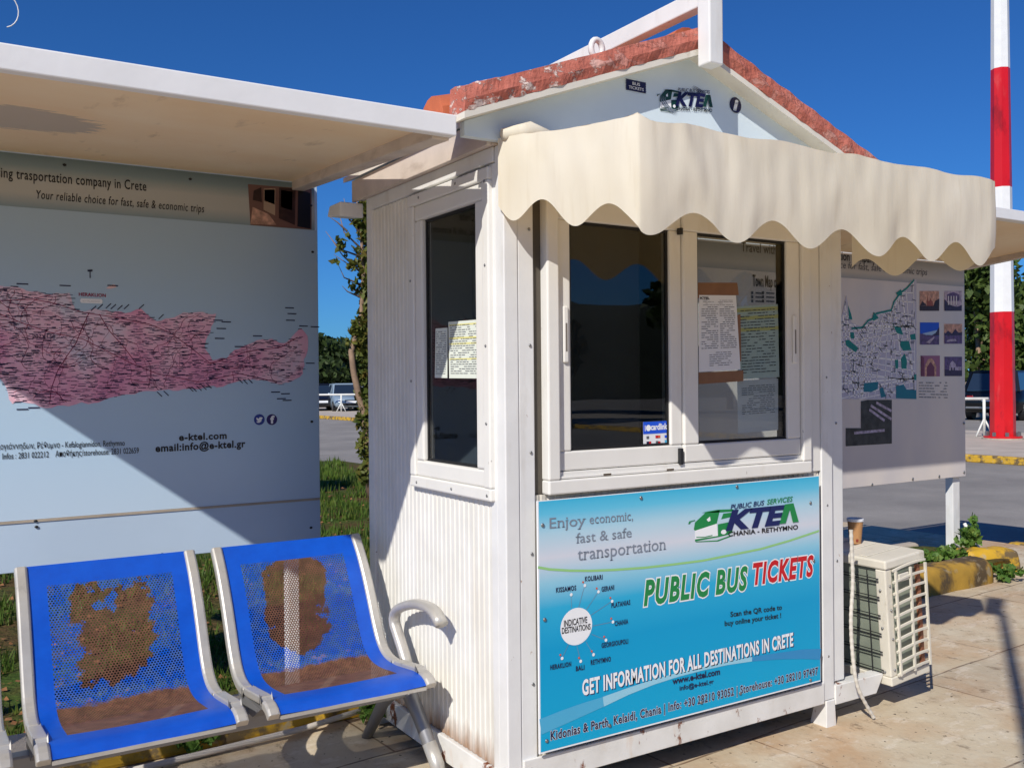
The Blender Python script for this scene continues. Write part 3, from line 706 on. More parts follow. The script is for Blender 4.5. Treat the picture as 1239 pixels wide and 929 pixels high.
def val(a, b):
    s = a*LT; p, seg = path(s); d = Vector((0, 1))
    n = {0: Vector((-.96, -.27)), 1: Vector((0, -1)), 2: Vector((.94, .34))}[seg]
    for c in (L1, L2):      # round the corners a little
        if abs(s-c) < .05:
            k = .5+.5*(s-c)/.05; n = (({L1: Vector((-.96, -.27)), L2: Vector((0, -1))}[c])*(1-k)+({L1: Vector((0, -1)), L2: Vector((.94, .34))}[c])*k).normalized()
            p = p-n*.010*(1-abs(s-c)/.05)
    ztop = 2.318-.035*min(1, s/L1)+.007*noise.noise((s*5, 1, 0))+.005*math.sin(s*17)*(seg == 1)+.014*math.exp(-((s-L1)/.03)**2)
    zbot = 2.045-.105*min(1, s/L1)+.078*scal(s) if seg < 1 else 1.935+.008*noise.noise((s*2, 5, 5))+.082*scal(s)
    z = ztop+(zbot-ztop)*b
    fold = (.004*math.sin(s*15.5+1.2*math.sin(s*4))+.011*noise.noise((s*4.5, 3+b, 0)))*b**.8+.010*math.exp(-((s-L1-.17-.10*b)/.035)**2)*(1-b)*(1 if s > L1 else 0)-.008*math.exp(-((s-L1-.33-.05*b)/.05)**2)*(1-.6*b)+.004*noise.noise((s*17, b*2, 2))+.006*math.sin(math.pi*b)
    fold *= min(1, s/.12)*min(1, max(0, (LT-s))/.12)
    q = p+n*fold
    return (q.x, q.y, z)
M_ = MB(); M_.grid(val, NS, NV)
def top(a, b):      # sloping cloth between the wall and the valance
    L_ = Vector(val(L1*b/LT, 0)); Rr = Vector(val((L2+(LT-L2)*(1-b))/LT, 0)); Fr = Vector(val((L1+(L2-L1)*a)/LT, 0))
    Wl = Vector(val(0, 0)).lerp(Vector(val(1, 0)), a)
    c = [Vector(val(0, 0)), Vector(val(1, 0)), Vector(val(L1/LT, 0)), Vector(val(L2/LT, 0))]
    q = L_*(1-a)+Rr*a+Wl*(1-b)+Fr*b-(c[0]*(1-a)*(1-b)+c[1]*a*(1-b)+c[2]*(1-a)*b+c[3]*a*b)
    q.z -= .02*math.sin(math.pi*b)*abs(math.sin(a*math.pi*4))*min(1, 6*a, 6*(1-a)); return tuple(q)
T_ = MB(); T_.grid(top, 80, 10)
awn = M_.build('awning_valance', m_cloth, kiosk, smooth=True, fix=False); T_.build('awning_cloth', m_cloth, kiosk, smooth=True, fix=False)
M_ = MB()
fa, fb, fc, fd = Vector((.05, .0, 2.28)), Vector((.185, -.50, 2.235)), Vector((1.945, -.50, 2.235)), Vector((1.74, .0, 2.28))
M_.tube([fa, fb], .009, 8); M_.tube([fb, fc], .009, 8); M_.tube([fc, fd], .009, 8)
M_.build('awning_frame', m_dark, kiosk)
rp = at(625, 172, 1, -.05); M_ = MB(); M_.tube([(-.02, -.03, 2.325), (.08, -.045, 2.345), (.20, -.05, 2.335)], [.020, .034, .012], 10); M_.build('awning_roll', m_cloth, kiosk, smooth=True)
# --- stickers on the gable
yG = -.0045
b0 = at(757, 97, 1, yG); b1 = at(782, 112, 1, yG)
M_ = MB(); zt, zb = b0.z+.005, b1.z-.005; pts = []
nn = 6
for k in range(nn*2+1): pts.append((b0.x+(.003 if k % 2 else 0), zt+(zb-zt)*k/(nn*2)))
for k in range(nn*2+1): pts.append((b1.x-(.003 if k % 2 else 0), zb+(zt-zb)*k/(nn*2)))
o = poly(pts, yG, i_navyd, None, 'ticket_sticker'); tag(o, 'dark blue BUS TICKETS sticker on the gable', 'sticker')
tw = b1.x-b0.x; th_ = zt-zb
write('BUS', (b0.x+tw*.32, zb+th_*.56), (b0.x+tw*.68, zb+th_*.56), th_*.26, yG-.0015, i_white, o, serif=True, off=.01)
write('TICKETS', (b0.x+tw*.14, zb+th_*.16), (b0.x+tw*.86, zb+th_*.16), th_*.26, yG-.0015, i_white, o, serif=True, off=.01)
ic = at(890, 127.5, 1, yG); ir = (at(897, 127.5, 1, yG).x-at(883, 127.5, 1, yG).x)/2
o = poly([(ic.x+ir*math.cos(t), ic.z+ir*.98*math.sin(t)) for t in np.linspace(0, 2*math.pi, 28)[:-1]], yG, i_navyd, None, 'information_sticker'); tag(o, 'round dark blue sticker with a white letter i on the gable', 'sticker')
write('i', (ic.x-ir*.30, ic.z-ir*.62), (ic.x+ir*.30, ic.z-ir*.62), ir*1.2, yG-.0015, i_white, o, off=.05, shear=.2, serif=True, hfont=max(v[1] for v in glyphs('i')[0]))
# --- the operator's emblem, used twice (map = function from emblem units to plane)
def emblem(F, y, par, cg, ck, name_s=1, swoosh=False):
    """F(u, v): emblem box 0..1 across, 0..1 up"""
    def P(l, mat, nm, k=0): poly([F(u, v) for u, v in l], y-.0008*k, mat, par, nm)
    P([(.06, .44), (.07, .62), (.16, .84), (.29, .86), (.26, .52), (.07, .40)], cg, 'bus_emblem')
    P([(.07, .40), (.26, .52), (.27, .20), (.07, .17)], i_white, 'bus_emblem')
    P([(.27, .50), (.40, .53), (.40, .24), (.36, .20), (.28, .17), (.07, .12), (.07, .17), (.27, .20)], cg, 'bus_emblem')
    P([(.13, .85), (.30, .80), (.42, .78), (.41, .84), (.27, .88), (.18, .87)], cg, 'bus_emblem')
    P([(.30, .62), (.42, .66), (.42, .76), (.32, .76)], cg, 'bus_emblem')
    P([(.07, .115), (.26, .085), (.40, .19), (.38, .14), (.27, .055), (.08, .09)], cg, 'bus_emblem')
    P([(.32+.025*math.cos(t), .285+.06*math.sin(t)) for t in np.linspace(0, 6.28, 16)[:-1]], i_white, 'bus_emblem', 1)
    P([(.08, .235), (.15, .215), (.22, .24), (.22, .215), (.15, .195), (.08, .215)], cg, 'bus_emblem', 1)
    P([(.01, .60), (.02, .67), (.07, .69), (.07, .67), (.035, .65), (.025, .60)], cg, 'bus_emblem', 1)
    P([(.17, .66), (.20, .73), (.205, .62), (.185, .60)], i_white, 'bus_emblem', 1)
    def T(t, u0, u1, v, h, mat, off=0, shear=0, k=2):
        a = F(u0, v); b = F(u1, v); c = F(u0, v+h)
        write(t, a, b, math.hypot(c[0]-a[0], c[1]-a[1]), y-.0008*k, mat, par, off=off, shear=shear)
    T('PUBLIC BUS', .385, .70, .845, .12, ck, .012, .22); T('SERVICES', .725, .98, .845, .12, cg if not swoosh else ck, .012, .22)
    T('KTE', .355, .88, .335, .46, ck, .05, .28)
    P([(.84, .335), (.90, .335), (.945, .66), (.97, .335), (1.03, .335), (.985, .795), (.90, .795)], cg, 'bus_emblem', 3)
    T('CHANIA - RETHYMNO', .36, 1.02, .16, .115, i_black, .022, .0)
def quadmap(p00, p10, p01, p11, y):
    q = [at(*p, 1, y) for p in (p00, p10, p01, p11)]; q = [(a.x, a.z) for a in q]
    def F(u, v):
        a = [q[0][i]*(1-u)+q[1][i]*u for i in (0, 1)]; b = [q[2][i]*(1-u)+q[3][i]*u for i in (0, 1)]
        return (a[0]*(1-v)+b[0]*v, a[1]*(1-v)+b[1]*v)
    return F
oe = thing('emblem_sticker', 'bus company emblem with green bus and navy letters stuck on the gable', 'sticker', (at(825, 125, 1, yG).x, yG, at(825, 125, 1, yG).z))
emblem(quadmap((794, 137), (860, 141), (794, 103), (860, 109), yG), yG, oe, ink('dark green ink', 20, 62, 52), i_navyd, swoosh=True)
for (cx_, cz_, a0, a1) in (((830, 119), 1, -.3, 1.25), ((828, 124), -1, math.pi-.15, math.pi+1.2)):
    M_ = MB(); c0 = at(*cx_, 1, yG)
    for r_ in (.085, .094, .103):
        sg = [(c0.x+r_*1.0*math.cos(t)*1.15, c0.z+r_*.42*math.sin(t)*1.3) for t in np.linspace(a0, a1, 16)]
        strip2d(sg, [.001+.005*math.sin(math.pi*i/15) for i in range(16)], yG-.0006, M_)
    M_.build('swoosh', i_grey, oe, fix=False)

# ------------------------------------------------------------------ the big blue poster
YP = -.034
q00 = at(653, 910, 1, YP); q10 = at(995, 825, 1, YP); q01 = at(650, 607, 1, YP); q11 = at(989, 575, 1, YP)
x0p, x1p = (q00.x+q01.x)/2, (q10.x+q11.x)/2; z0p, z1p = (q00.z+q10.z)/2, (q01.z+q11.z)/2
poster = thing('advertising_poster', 'blue printed ticket poster screwed below the kiosk window', 'poster', ((x0p+x1p)/2, YP, (z0p+z1p)/2))
M_ = MB(); M_.box(x0p, x1p, YP, YP+.006, z0p, z1p); M_.build('sheet', i_white, poster)
M_ = MB(); M_.add([(x0p+.005, YP-.0006, z0p+.006), (x1p-.002, YP-.0006, z0p+.006), (x1p-.002, YP-.0006, z1p-.002), (x0p+.005, YP-.0006, z1p-.002)], [(0, 1, 2, 3)]); M_.build('printed_ground', m_poster, poster, fix=False)
Y1, Y2, Y3 = YP-.0014, YP-.0022, YP-.0030
def pw(t, l, r, tp, mat, y=Y2, **k): return pwrite(t, l, r, tp, y, mat, poster, **k)
pw('Enjoy', (665, 639.2), (708, 635.2), (665, 626.5), i_grey, serif=True)
pw('economic,', (713.4, 633.6), (766, 629), (713.4, 622.5), i_grey, serif=True)
pw('fast & safe', (697.3, 657), (764.3, 649.5), (697.3, 645), i_grey, serif=True)
pw('transportation', (699, 678), (805, 664.5), (699, 663), i_grey, serif=True)
c1 = [(651, 686), (665, 688.5), (690, 690), (715, 690.2), (745, 689), (780, 686.5), (815, 682.5), (850, 678), (885, 671), (920, 664), (955, 654), (991, 642)]
strip_pts = [(q.x, q.z) for q in (at(a, b, 1, Y1) for a, b in c1)]
strip2d(strip_pts, .0085, Y1).build('green_curve', i_lime, poster, fix=False)
emblem(quadmap((831, 661), (963, 648), (831, 616), (961, 598), Y1), Y1, poster, i_green, i_navy)
for (t, l, r, tp, mt) in (('PUBLIC BUS', (780, 731.5), (904, 712), (782, 703), i_green), ('TICKETS', (912, 706.5), (984, 695.5), (914, 682), i_red)):
    pw(t, l, r, tp, i_white, Y1, off=.085, shear=.2, space=1.16); pw(t, l, r, tp, mt, Y2, off=.04, shear=.2, space=1.16)
pw('Scan the QR code to', (884, 746), (946, 737), (884, 740), i_black, off=.02); pw('buy online your ticket !', (877, 757), (945, 747), (877, 751), i_black, off=.02)
cc = at(697.5, 757.5, 1, Y1); rx = at(716.5, 757.5, 1, Y1).x-cc.x; rz = cc.z-at(697.5, 780, 1, Y1).z
poly([(cc.x+rx*math.cos(t), cc.z+rz*math.sin(t)) for t in np.linspace(0, 2*math.pi, 40)[:-1]], Y1, i_white, poster, 'white_disc')
pw('INDICATIVE', (682.5, 758), (710.5, 753), (682.5, 750.5), i_black, off=.02); pw('DESTINATIONS', (680, 766.5), (714.5, 761), (680, 759.5), i_black, off=.02)
towns = [('KISSAMOS', (673, 716.5), (697, 713.5), (690.5, 699.5 + 0), (691.5, 735)), ('KOLIBARI', (708, 703), (729, 700.5), (707.5, 708), (700, 735)), ('GERANI', (728, 715.5), (743, 713), (724, 715.5), (709, 738)),
         ('PLATANIAS', (740, 735), (762.5, 731), (740.5, 727), (715, 744)), ('CHANIA', (744, 757), (760, 754), (741.5, 752), (717, 757)), ('GEORGIOUPOLI', (728, 783.5), (760, 778), (733, 774), (716, 767)),
         ('RETHYMNO', (715, 804), (739, 799.5), (718, 791.5), (709, 776)), ('BALI', (697, 811.5), (707, 809.5), (702.5, 799.5), (698, 781)), ('HERAKLION', (666, 810), (691, 805.5), (680, 796), (688, 779))]
M_ = MB(); D_ = MB()
for (t, l, r, e, s_) in towns:
    if t == 'KISSAMOS': e = (691, 719)
    pw(t, l, r, (l[0], l[1]-5.6), i_navyd, off=.03, space=1.15)
    a = at(*e, 1, Y1); b = at(*s_, 1, Y1); strip2d([(a.x, a.z), (b.x, b.z)], .0014, Y1, M_)
    D_.add([(a.x+.006*math.cos(q), Y2, a.z+.006*math.sin(q)) for q in np.linspace(0, 6.283, 11)[:-1]], [tuple(range(10))])
M_.build('spokes', i_grey, poster, fix=False); D_.build('spoke_dots', i_white, poster, fix=False)
M_ = MB()
for (t, l, r, e, s_) in towns[1:]:
    a = at(e[0]-2, e[1]-4, 1, Y2); M_.add([(a.x+.004*math.cos(q), Y2, a.z+.004*math.sin(q)) for q in np.linspace(0, 6.283, 9)[:-1]], [tuple(range(8))])
M_.build('spoke_pins', i_orange, poster, fix=False)
pw('GET INFORMATION FOR ALL DESTINATIONS IN CRETE', (706, 841.5), (960.5, 781.5), (706, 823), i_navy, Y1, off=.035, space=1.1)
pw('GET INFORMATION FOR ALL DESTINATIONS IN CRETE', (705, 840.5), (959.5, 780.5), (705, 823), i_white, Y2, off=.035, space=1.1)
c2 = [(654, 879), (680, 868), (705, 858), (730, 848.5), (760, 836), (790, 825), (820, 816), (850, 808.5), (880, 802), (910, 797), (940, 793.5), (970, 791), (993, 791)]
wd = [.055, .052, .046, .036, .026, .020, .016, .014, .014, .018, .026, .038, .046]
s2 = [(q.x, q.z) for q in (at(a, b, 1, Y1) for a, b in c2)]
sw_ = strip2d(s2[:4], wd[:4], Y1).build('swoosh', i_sky, poster, fix=False)
strip2d(s2[3:10], wd[3:10], Y1).build('swoosh', i_pale, poster, fix=False); strip2d(s2[9:], wd[9:], Y1).build('swoosh', ink('deep blue ink', 46, 140, 196), poster, fix=False)
pw('www.e-ktel.com', (814, 827.5), (871, 815.5), (814, 820), i_navyd, off=.03); pw('info@e-ktel.gr', (822.5, 835), (863.5, 826.5), (822.5, 829.5), i_navyd, off=.02)
pw('Kidonias & Parth. Kelaidi, Chania | Info: +30 28210 93052 | Storehouse: +30 28210 97497', (666.5, 895), (989.5, 815.5), (666.5, 884.5), i_white, Y1, off=.055, space=1.12)
pw('Kidonias & Parth. Kelaidi, Chania | Info: +30 28210 93052 | Storehouse: +30 28210 97497', (666.5, 895), (989.5, 815.5), (666.5, 884.5), i_navyd, Y2, off=.025, space=1.12)
M_ = Screws()
for p in ((656, 635), (775, 602), (891, 588.5), (980, 608), (658.5, 749), (984, 678), (661, 895.5), (737, 877), (848, 849), (980, 822), (895, 838)):
    a = at(*p, 1, YP); M_.ball((a.x, YP-.003, a.z), (.007, .004, .007), 10, 6)
M_.build('screw_heads', m_steel, poster, smooth=True)

# ------------------------------------------------------------------ stickers and papers on the glass
def sheetlines(par, F, y, rows, mat, seed=0, name='print_lines', ax=1, w0=.08, w1=.92, top=.92, bot=.08, gaps=()):
    r = random.Random(seed); M_ = MB()
    for i in range(rows):
        v = top-(top-bot)*i/(rows-1); u = w0
        while u < w1-.03:
            wu = r.uniform(.04, .16); h = .32*(top-bot)/rows
            if r.random() < .82:
                u2 = min(w1, u+wu); q = [F(u, v), F(u2, v), F(u2, v+h), F(u, v+h)]
                M_.add([(a, y, b) if ax == 1 else (y, a, b) for a, b in q], [(0, 1, 2, 3)])
            u += wu+.02
    o = M_.build(name, mat, par, fix=False); return o
def pmap(pp, y, ax=1):
    "corner pixels bl, br, tr, tl"
    q = [at(*p, ax, y) for p in pp]; u_ = 0 if ax == 1 else 1; q = [(a[u_], a.z) for a in q]
    def F(u, v):
        a = [q[0][i]*(1-u)+q[1][i]*u for i in (0, 1)]; b = [q[3][i]*(1-u)+q[2][i]*u for i in (0, 1)]
        return (a[0]*(1-v)+b[0]*v, a[1]*(1-v)+b[1]*v)
    return F
def paper(name, pp, y, mat, label, cat, ax=1):
    F = pmap(pp, y, ax); o = poly([F(0, 0), F(1, 0), F(1, 1), F(0, 1)], y, mat, None, name, ax); tag(o, label, cat); return o, F
yg = .0085     # just in front of the left pane
o, F = paper('card_sticker', ((778.3, 540), (809.3, 537.9), (808.6, 509), (778, 510.5)), yg, i_paper, 'blue and white card payment sticker at the lower corner of the left pane', 'sticker')
poly([F(0, .50), F(1, .50), F(1, 1), F(0, 1)], yg-.0008, i_blue, o, 'blue_field')
a, b, c = F(.30, .66), F(.93, .66), F(.30, .90); write('cardlink', a, b, c[1]-a[1], yg-.0016, i_white, o, off=.03)
a, b = F(.06, .62), F(.09, .88); poly([F(.06, .62), F(.085, .62), F(.085, .86), F(.06, .86)], yg-.0016, i_white, o, 'sticker_bar')
cx0, cz0 = F(.20, .745); rr_ = (F(.30, .7)[0]-F(.11, .7)[0])/2; poly([(cx0+rr_*math.cos(t), cz0+rr_*math.sin(t)) for t in np.linspace(0, 6.283, 17)[:-1]], yg-.0016, i_white, o, 'sticker_disc')
for (u, v, mt) in ((.12, .30, i_txt), (.47, .31, i_red), (.56, .31, i_orange), (.83, .30, i_blue), (.12, .08, i_navyd), (.20, .08, i_red), (.48, .08, i_txt), (.56, .06, i_red), (.83, .10, i_sky)):
    poly([F(u, v), F(u+.10, v), F(u+.10, v+.11), F(u, v+.11)], yg-.0014, mt, o, 'card_mark')
# notice with brown tape on the right pane
yr = -.0035
nt_ = thing('paper_notice', 'white timetable notice fixed with brown tape outside the right pane', 'notice', (at(868, 400, 1, yr).x, yr, at(868, 400, 1, yr).z))
for pp in (((840.5, 361), (894, 357), (892, 342), (840.8, 342)), ((835, 432), (841, 431), (840, 352), (835, 353)), ((843, 465), (899.5, 461), (899.5, 448), (843, 451)), ((888, 440), (897, 437), (896, 380), (888, 383))):
    Q = pmap(pp, yr); poly([Q(0, 0), Q(1, 0), Q(1, 1), Q(0, 1)], yr, i_tape, nt_, 'tape_strip')
F = pmap(((845.5, 450), (896, 447), (890.5, 357.5), (846, 357)), yr-.001); poly([F(0, 0), F(1, 0), F(1, 1), F(0, 1)], yr-.001, i_paper, nt_, 'page')
for (u0, u1) in ((.06, .48), (.53, .94)): sheetlines(nt_, F, yr-.0018, 20, i_txt, int(u0*100), w0=u0, w1=u1, top=.84, bot=.30)
sheetlines(nt_, F, yr-.0018, 4, i_txt, 5, w0=.1, w1=.9, top=.93, bot=.87); sheetlines(nt_, F, yr-.0018, 7, i_txt, 6, w0=.25, w1=.8, top=.24, bot=.07)
a, b, c = F(.03, .945), F(.27, .945), F(.03, .975); write('KTEL', a, b, c[1]-a[1], yr-.0019, i_black, nt_, off=.04)
# sheets behind the right pane
yb = .011
for (nm, pp, mt, lab, sd_) in (('timetable_sheet', ((893, 459), (943, 456), (941, 368), (890, 371)), i_paperG, 'pale green timetable sheet behind the right pane beside the taped notice', 11),
                          ('passenger_notice', ((893, 524), (941.5, 520), (941.5, 458), (892, 460.5)), i_paper, 'white typed letter hanging lowest behind the right pane', 23)):
    o, F = paper(nm, pp, yb, mt, lab, 'notice')
    sheetlines(o, F, yb-.0008, 22 if sd_ == 11 else 14, i_txt, sd_, w0=.1, w1=.92, bot=.08 if sd_ == 11 else .35, top=.93 if sd_ == 11 else .88)
    if sd_ == 11:
        for v in (.97, .86, .70): poly([F(0, v-.05), F(1, v-.05), F(1, v), F(0, v)], yb-.0004, i_yel, o, 'yellow_band')
    yb += .0035
# sheets inside the side window
xs = .0065
o, F = paper('timetable_sheet', ((543.5, 457.5), (579.5, 457.8), (579, 386.5), (542.5, 389.5)), xs, i_paperY, 'wide pale yellow timetable sheet on the narrow side window', 'notice', 0)
sheetlines(o, F, xs-.0008, 22, i_txt, 31, ax=0, w0=.06, w1=.95)
for v in (.95, .72, .62, .35): poly([F(.02, v-.03), F(.98, v-.03), F(.98, v), F(.02, v)], xs-.0004, i_yel, o, 'yellow_band', 0)
o, F = paper('timetable_sheet', ((526, 457), (541.3, 457.3), (541.5, 396.5), (527, 397.5)), xs, i_paperY, 'slim folded timetable sheet at the rear edge of the side window', 'notice', 0)
sheetlines(o, F, xs-.0008, 20, i_txt, 32, ax=0, w0=.08, w1=.9)

# ------------------------------------------------------------------ shelters and map boards
def rz(y): return 2.295+.090*(y+.05)
SL = [(-1.61, -.05), (-.205, -.05), (-.05, 1.86), (-2.69, 1.86)]  # left end, out of view, slanted to shape the diagonal shadow on the map board
shl = thing('bus_shelter', 'white flat roof of the bus shelter left of the kiosk', 'shelter', (-1.2, .9, 0))
RZ = [rz]
def slab(M_, pts, lo, hi):
    M_.hexa([(x, y, RZ[0](y)+lo) for x, y in pts], [(x, y, RZ[0](y)+hi) for x, y in pts])
def shelter_roof(pts, par, left_trim=True):
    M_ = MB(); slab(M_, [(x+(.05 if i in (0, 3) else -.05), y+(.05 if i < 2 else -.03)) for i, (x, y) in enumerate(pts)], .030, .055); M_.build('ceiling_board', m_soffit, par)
    (ax, ay), (bx, by), (cx_, cy_), (dx, dy) = pts
    M_ = MB(); slab(M_, [(ax, ay), (bx, by), (bx+.004, by+.05), (ax-.02, ay+.05)], -.003, .065); M_.build('fascia', m_roofpaint, par, bevel=.004)
    for (p, q, s) in (((ax, ay), (dx, dy), 1), ((bx, by), (cx_, cy_), -1)):
        M_ = MB(); slab(M_, [(p[0], p[1]+.052), (p[0]+.065*s, p[1]+.052), (q[0]+.065*s, q[1]), (q[0], q[1])], -.012, .059); M_.build('side_beam', m_roofpaint if s > 0 else m_eavebrown, par, bevel=.004)
    M_ = MB(); slab(M_, [(dx, dy+.002), (cx_, cy_+.002), (cx_, cy_+.05), (dx, dy+.05)], .03, .063); M_.build('rear_beam', m_roofpaint, par, bevel=.004)
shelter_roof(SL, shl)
for x in (-.12, -2.0):
    M_ = MB(); M_.box(x-.03, x+.03, 1.835, 1.895, -.05, 2.45); M_.build('post', m_white, shl, bevel=.004)
YB = 1.80
q = at(387, 650, 1, YB); xbr = at(386, 450, 1, YB).x
ztop = 2.498
boardL = thing('map_board', 'large map board with a pink island map under the left shelter roof', 'map board', (-1.0, YB, .7))
M_ = MB(); M_.box(-2.12, xbr, YB, YB+.03, .70, ztop); bp_ = M_.build('panel', m_boardback, boardL, bevel=.003)
zc = at(224, 614, 1, YB).z
def sheetrect(x0, x1, z0, z1, y, mat, par, nm):
    M_ = MB(); M_.add([(x0, y, z0), (x1, y, z0), (x1, y, z1), (x0, y, z1)], [(0, 1, 2, 3)]); return M_.build(nm, mat, par, fix=False)
zh = at(376, 278.6, 1, YB).z
sheetrect(-2.11, xbr-.004, zc, zh, YB-.001, m_sea, boardL, 'printed_sheet')
M_ = MB(); M_.box(-2.115, xbr-.002, YB-.004, YB-.0002, zc-.012, zc-.001); M_.build('sheet_edge', m_kerbtop, boardL)
sheetrect(-2.11, xbr-.016, zh, ztop-.012, YB-.0012, m_header, boardL, 'header_strip')
yb1, yb2, yb3 = YB-.0022, YB-.0032, YB-.0042
def bw(t, l, r, tp, mat, par=boardL, y=yb2, **k): return pwrite(t, l, r, tp, y, mat, par, **k)
a = at(4, 214.5, 1, yb2); b = at(177, 231.5, 1, yb2)
full = 'Travel with the leading trasportation company in Crete'; part = 'ng trasportation company in Crete'
wf = (lambda t: max(v[0] for v in glyphs(t, 0, 0, 1)[0])-min(v[0] for v in glyphs(t, 0, 0, 1)[0])); k_ = wf(full)/wf(part)
bx0 = b.x-(b.x-a.x)*k_
write(full, (bx0, (a.z+b.z)/2), (b.x, (a.z+b.z)/2), .042, yb2, i_black, boardL, off=.010, space=1.08)
a = at(44, 240, 1, yb2); b = at(247, 257.5, 1, yb2); write('Your reliable choice for fast, safe & economic trips', (a.x, (a.z+b.z)/2), (b.x, (a.z+b.z)/2), .036, yb2, i_black, boardL, off=.006, shear=.15, space=1.1)
# bus photograph at the end of the header
F = pmap(((303, 272.5), (377, 278), (377, 229), (300, 223)), yb1)
poly([F(0, 0), F(1, 0), F(1, 1), F(0, 1)], yb1, ink('dusk photo brown', 120, 86, 76), boardL, 'bus_photo')
for (l, mt) in (([(.05, .45), (.3, .30), (.42, .05), (.0, .02)], i_sun), ([(.06, .62), (.2, .58), (.2, .95), (.08, .85)], i_dbrown), ([(.22, .4), (.40, .28), (.42, .95), (.24, .92)], ink('cream photo', 176, 150, 128)), ([(.24, .62), (.40, .55), (.41, .92), (.25, .9)], i_black), ([(.46, .22), (.72, .08), (.74, .98), (.48, .98)], i_dbrown), ([(.5, .5), (.68, .44), (.69, .9), (.51, .92)], ink('photo window tan', 156, 126, 104)), ([(.76, .05), (.98, .02), (.98, .9), (.78, .96)], i_black)):
    poly([F(u, v) for u, v in l], yb2, mt, boardL, 'bus_photo')
bw('e-ktel.com', (217, 533), (274, 530.5), (217, 525), i_black, off=.03, space=1.1); bw('email:info@e-ktel.gr', (188.5, 546.5), (296.5, 540.5), (188.5, 538), i_black, off=.03, space=1.1)
a = at(0, 543.6, 1, yb2); b = at(151, 539, 1, yb2); L_ = b.x-a.x
t1 = 'Κεφαλογιάννηδων, Ρέθυμνο - Kefalogiannidon, Rethymno'; t2 = 'αγιάννηδων, Ρέθυμνο - Kefalogiannidon, Rethymno'
write(t1, (b.x-L_*wf(t1)/wf(t2), a.z), (b.x, b.z), .025, yb2, i_black, boardL, off=.004)
a = at(3, 555.5, 1, yb2); b = at(168, 548, 1, yb2); write('Infos : 2831 022212    Αποθήκης/storehouse: 2831 022659', (a.x, a.z), (b.x, b.z), .025, yb2, i_black, boardL, off=.004)
# round social marks
for (px, mt, nm) in ((313.8, ink('mark blue', 40, 64, 150), 'bird_mark'), (329, ink('mark indigo', 44, 30, 104), 'letter_mark')):
    c0 = at(px, 507.5, 1, yb1); r_ = .0265
    poly([(c0.x+r_*math.cos(t), c0.z+r_*math.sin(t)) for t in np.linspace(0, 6.283, 25)[:-1]], yb1, mt, boardL, nm)
    if nm == 'letter_mark': write('f', (c0.x-.006, c0.z-.017), (c0.x+.010, c0.z-.017), .034, yb2, i_white, boardL, off=.05)
    else: poly([(c0.x+r_*u, c0.z+r_*v) for u, v in ((-.6, -.35), (-.25, -.3), (-.55, .05), (-.55, .4), (-.1, .15), (.0, .4), (.3, .45), (.65, .3), (.45, .1), (.35, -.35), (-.05, -.6), (-.4, -.55))], yb2, i_white, boardL, nm)
# island
isl_px = [(-60, 340), (-20, 342), (0, 346), (20, 347), (40, 352), (62, 356), (84, 356), (90, 373), (104, 379), (114, 374), (135, 377), (170, 376), (188, 388), (205, 388), (222, 379), (240, 378), (262, 380),
          (256, 395), (249, 412), (250, 428), (257, 436), (274, 433), (283, 424), (300, 416), (318, 410), (334, 411), (342, 417), (356, 405), (364, 397), (372, 407), (374, 420), (368, 436), (367, 452), (354, 460), (340, 466), (318, 460), (294, 460), (270, 466), (245, 470), (215, 472), (180, 472), (150, 478), (120, 486), (85, 490), (50, 492), (35, 486), (14, 488), (8, 470), (0, 458), (-20, 462), (-70, 470)]
isl = [(q.x, q.z) for q in (at(a, b, 1, yb1) for a, b in isl_px)]
xl = isl[0][0]; isl = isl+[]
ext = [(-1.62, isl[-1][1]-.02), (-1.8, isl[-1][1]+.03), (-2.02, isl[-1][1]+.09), (-2.06, isl[0][1]-.25), (-1.95, isl[0][1]-.1), (-1.86, isl[0][1]-.05), (-1.74, isl[0][1]-.02)]
isl = isl+ext
# roughen the coast
rough = []
for i in range(len(isl)):
    a = Vector(isl[i]); b = Vector(isl[(i+1) % len(isl)]); n = max(1, int((b-a).length/.02))
    for k in range(n):
        p = a.lerp(b, k/n); rough.append((p.x+.012*noise.noise((p.x*26, p.y*26, 1)), p.y+.016*noise.noise((p.x*26, p.y*26, 5))))
im = MB(); im.add([(x, yb1, z) for x, z in rough], [tuple(range(len(rough)))])
io = im.build('island_map', m_island, boardL, fix=False)
bmx = bmesh.new(); bmx.from_mesh(io.data); bmesh.ops.triangulate(bmx, faces=bmx.faces[:]); bmx.to_mesh(io.data); bmx.free()
if io.data.polygons[0].normal.y > 0: io.data.flip_normals()
zmin, zmax = min(p[1] for p in isl), max(p[1] for p in isl)
R2 = random.Random(3)
M_ = MB()       # roads
for k in range(190):
    p = Vector((R2.uniform(-2.05, -.1), R2.uniform(zmin, zmax)))
    if not inside(p, isl): continue
    an = R2.uniform(0, 5.33); pts = [tuple(p)]
    for s in range(R2.randint(5, 16)):
        an += R2.uniform(-.7, .7); p = p+Vector((math.cos(an)*.022, math.sin(an)*.018))
        if not inside(p, isl): break
        pts.append(tuple(p))
    if len(pts) > 2: strip2d(pts, R2.choice((.0012, .0016, .0024)), yb1-.0005, M_)
for l in (((108, 378), (100, 395), (92, 415), (80, 432), (70, 448), (62, 470), (60, 488)), ((0, 364), (40, 362), (70, 368), (100, 378), (140, 384), (180, 392), (205, 402), (230, 420), (255, 440), (300, 425), (340, 420), (360, 408)), ((0, 380), (30, 392), (60, 402), (100, 410), (130, 425), (160, 440), (190, 452), (240, 462), (290, 452), (335, 462)), ((120, 380), (132, 400), (150, 420), (165, 440))):
    strip2d([(q.x, q.z) for q in (at(a, b, 1, yb1) for a, b in l)], .0034, yb1-.0005, M_)
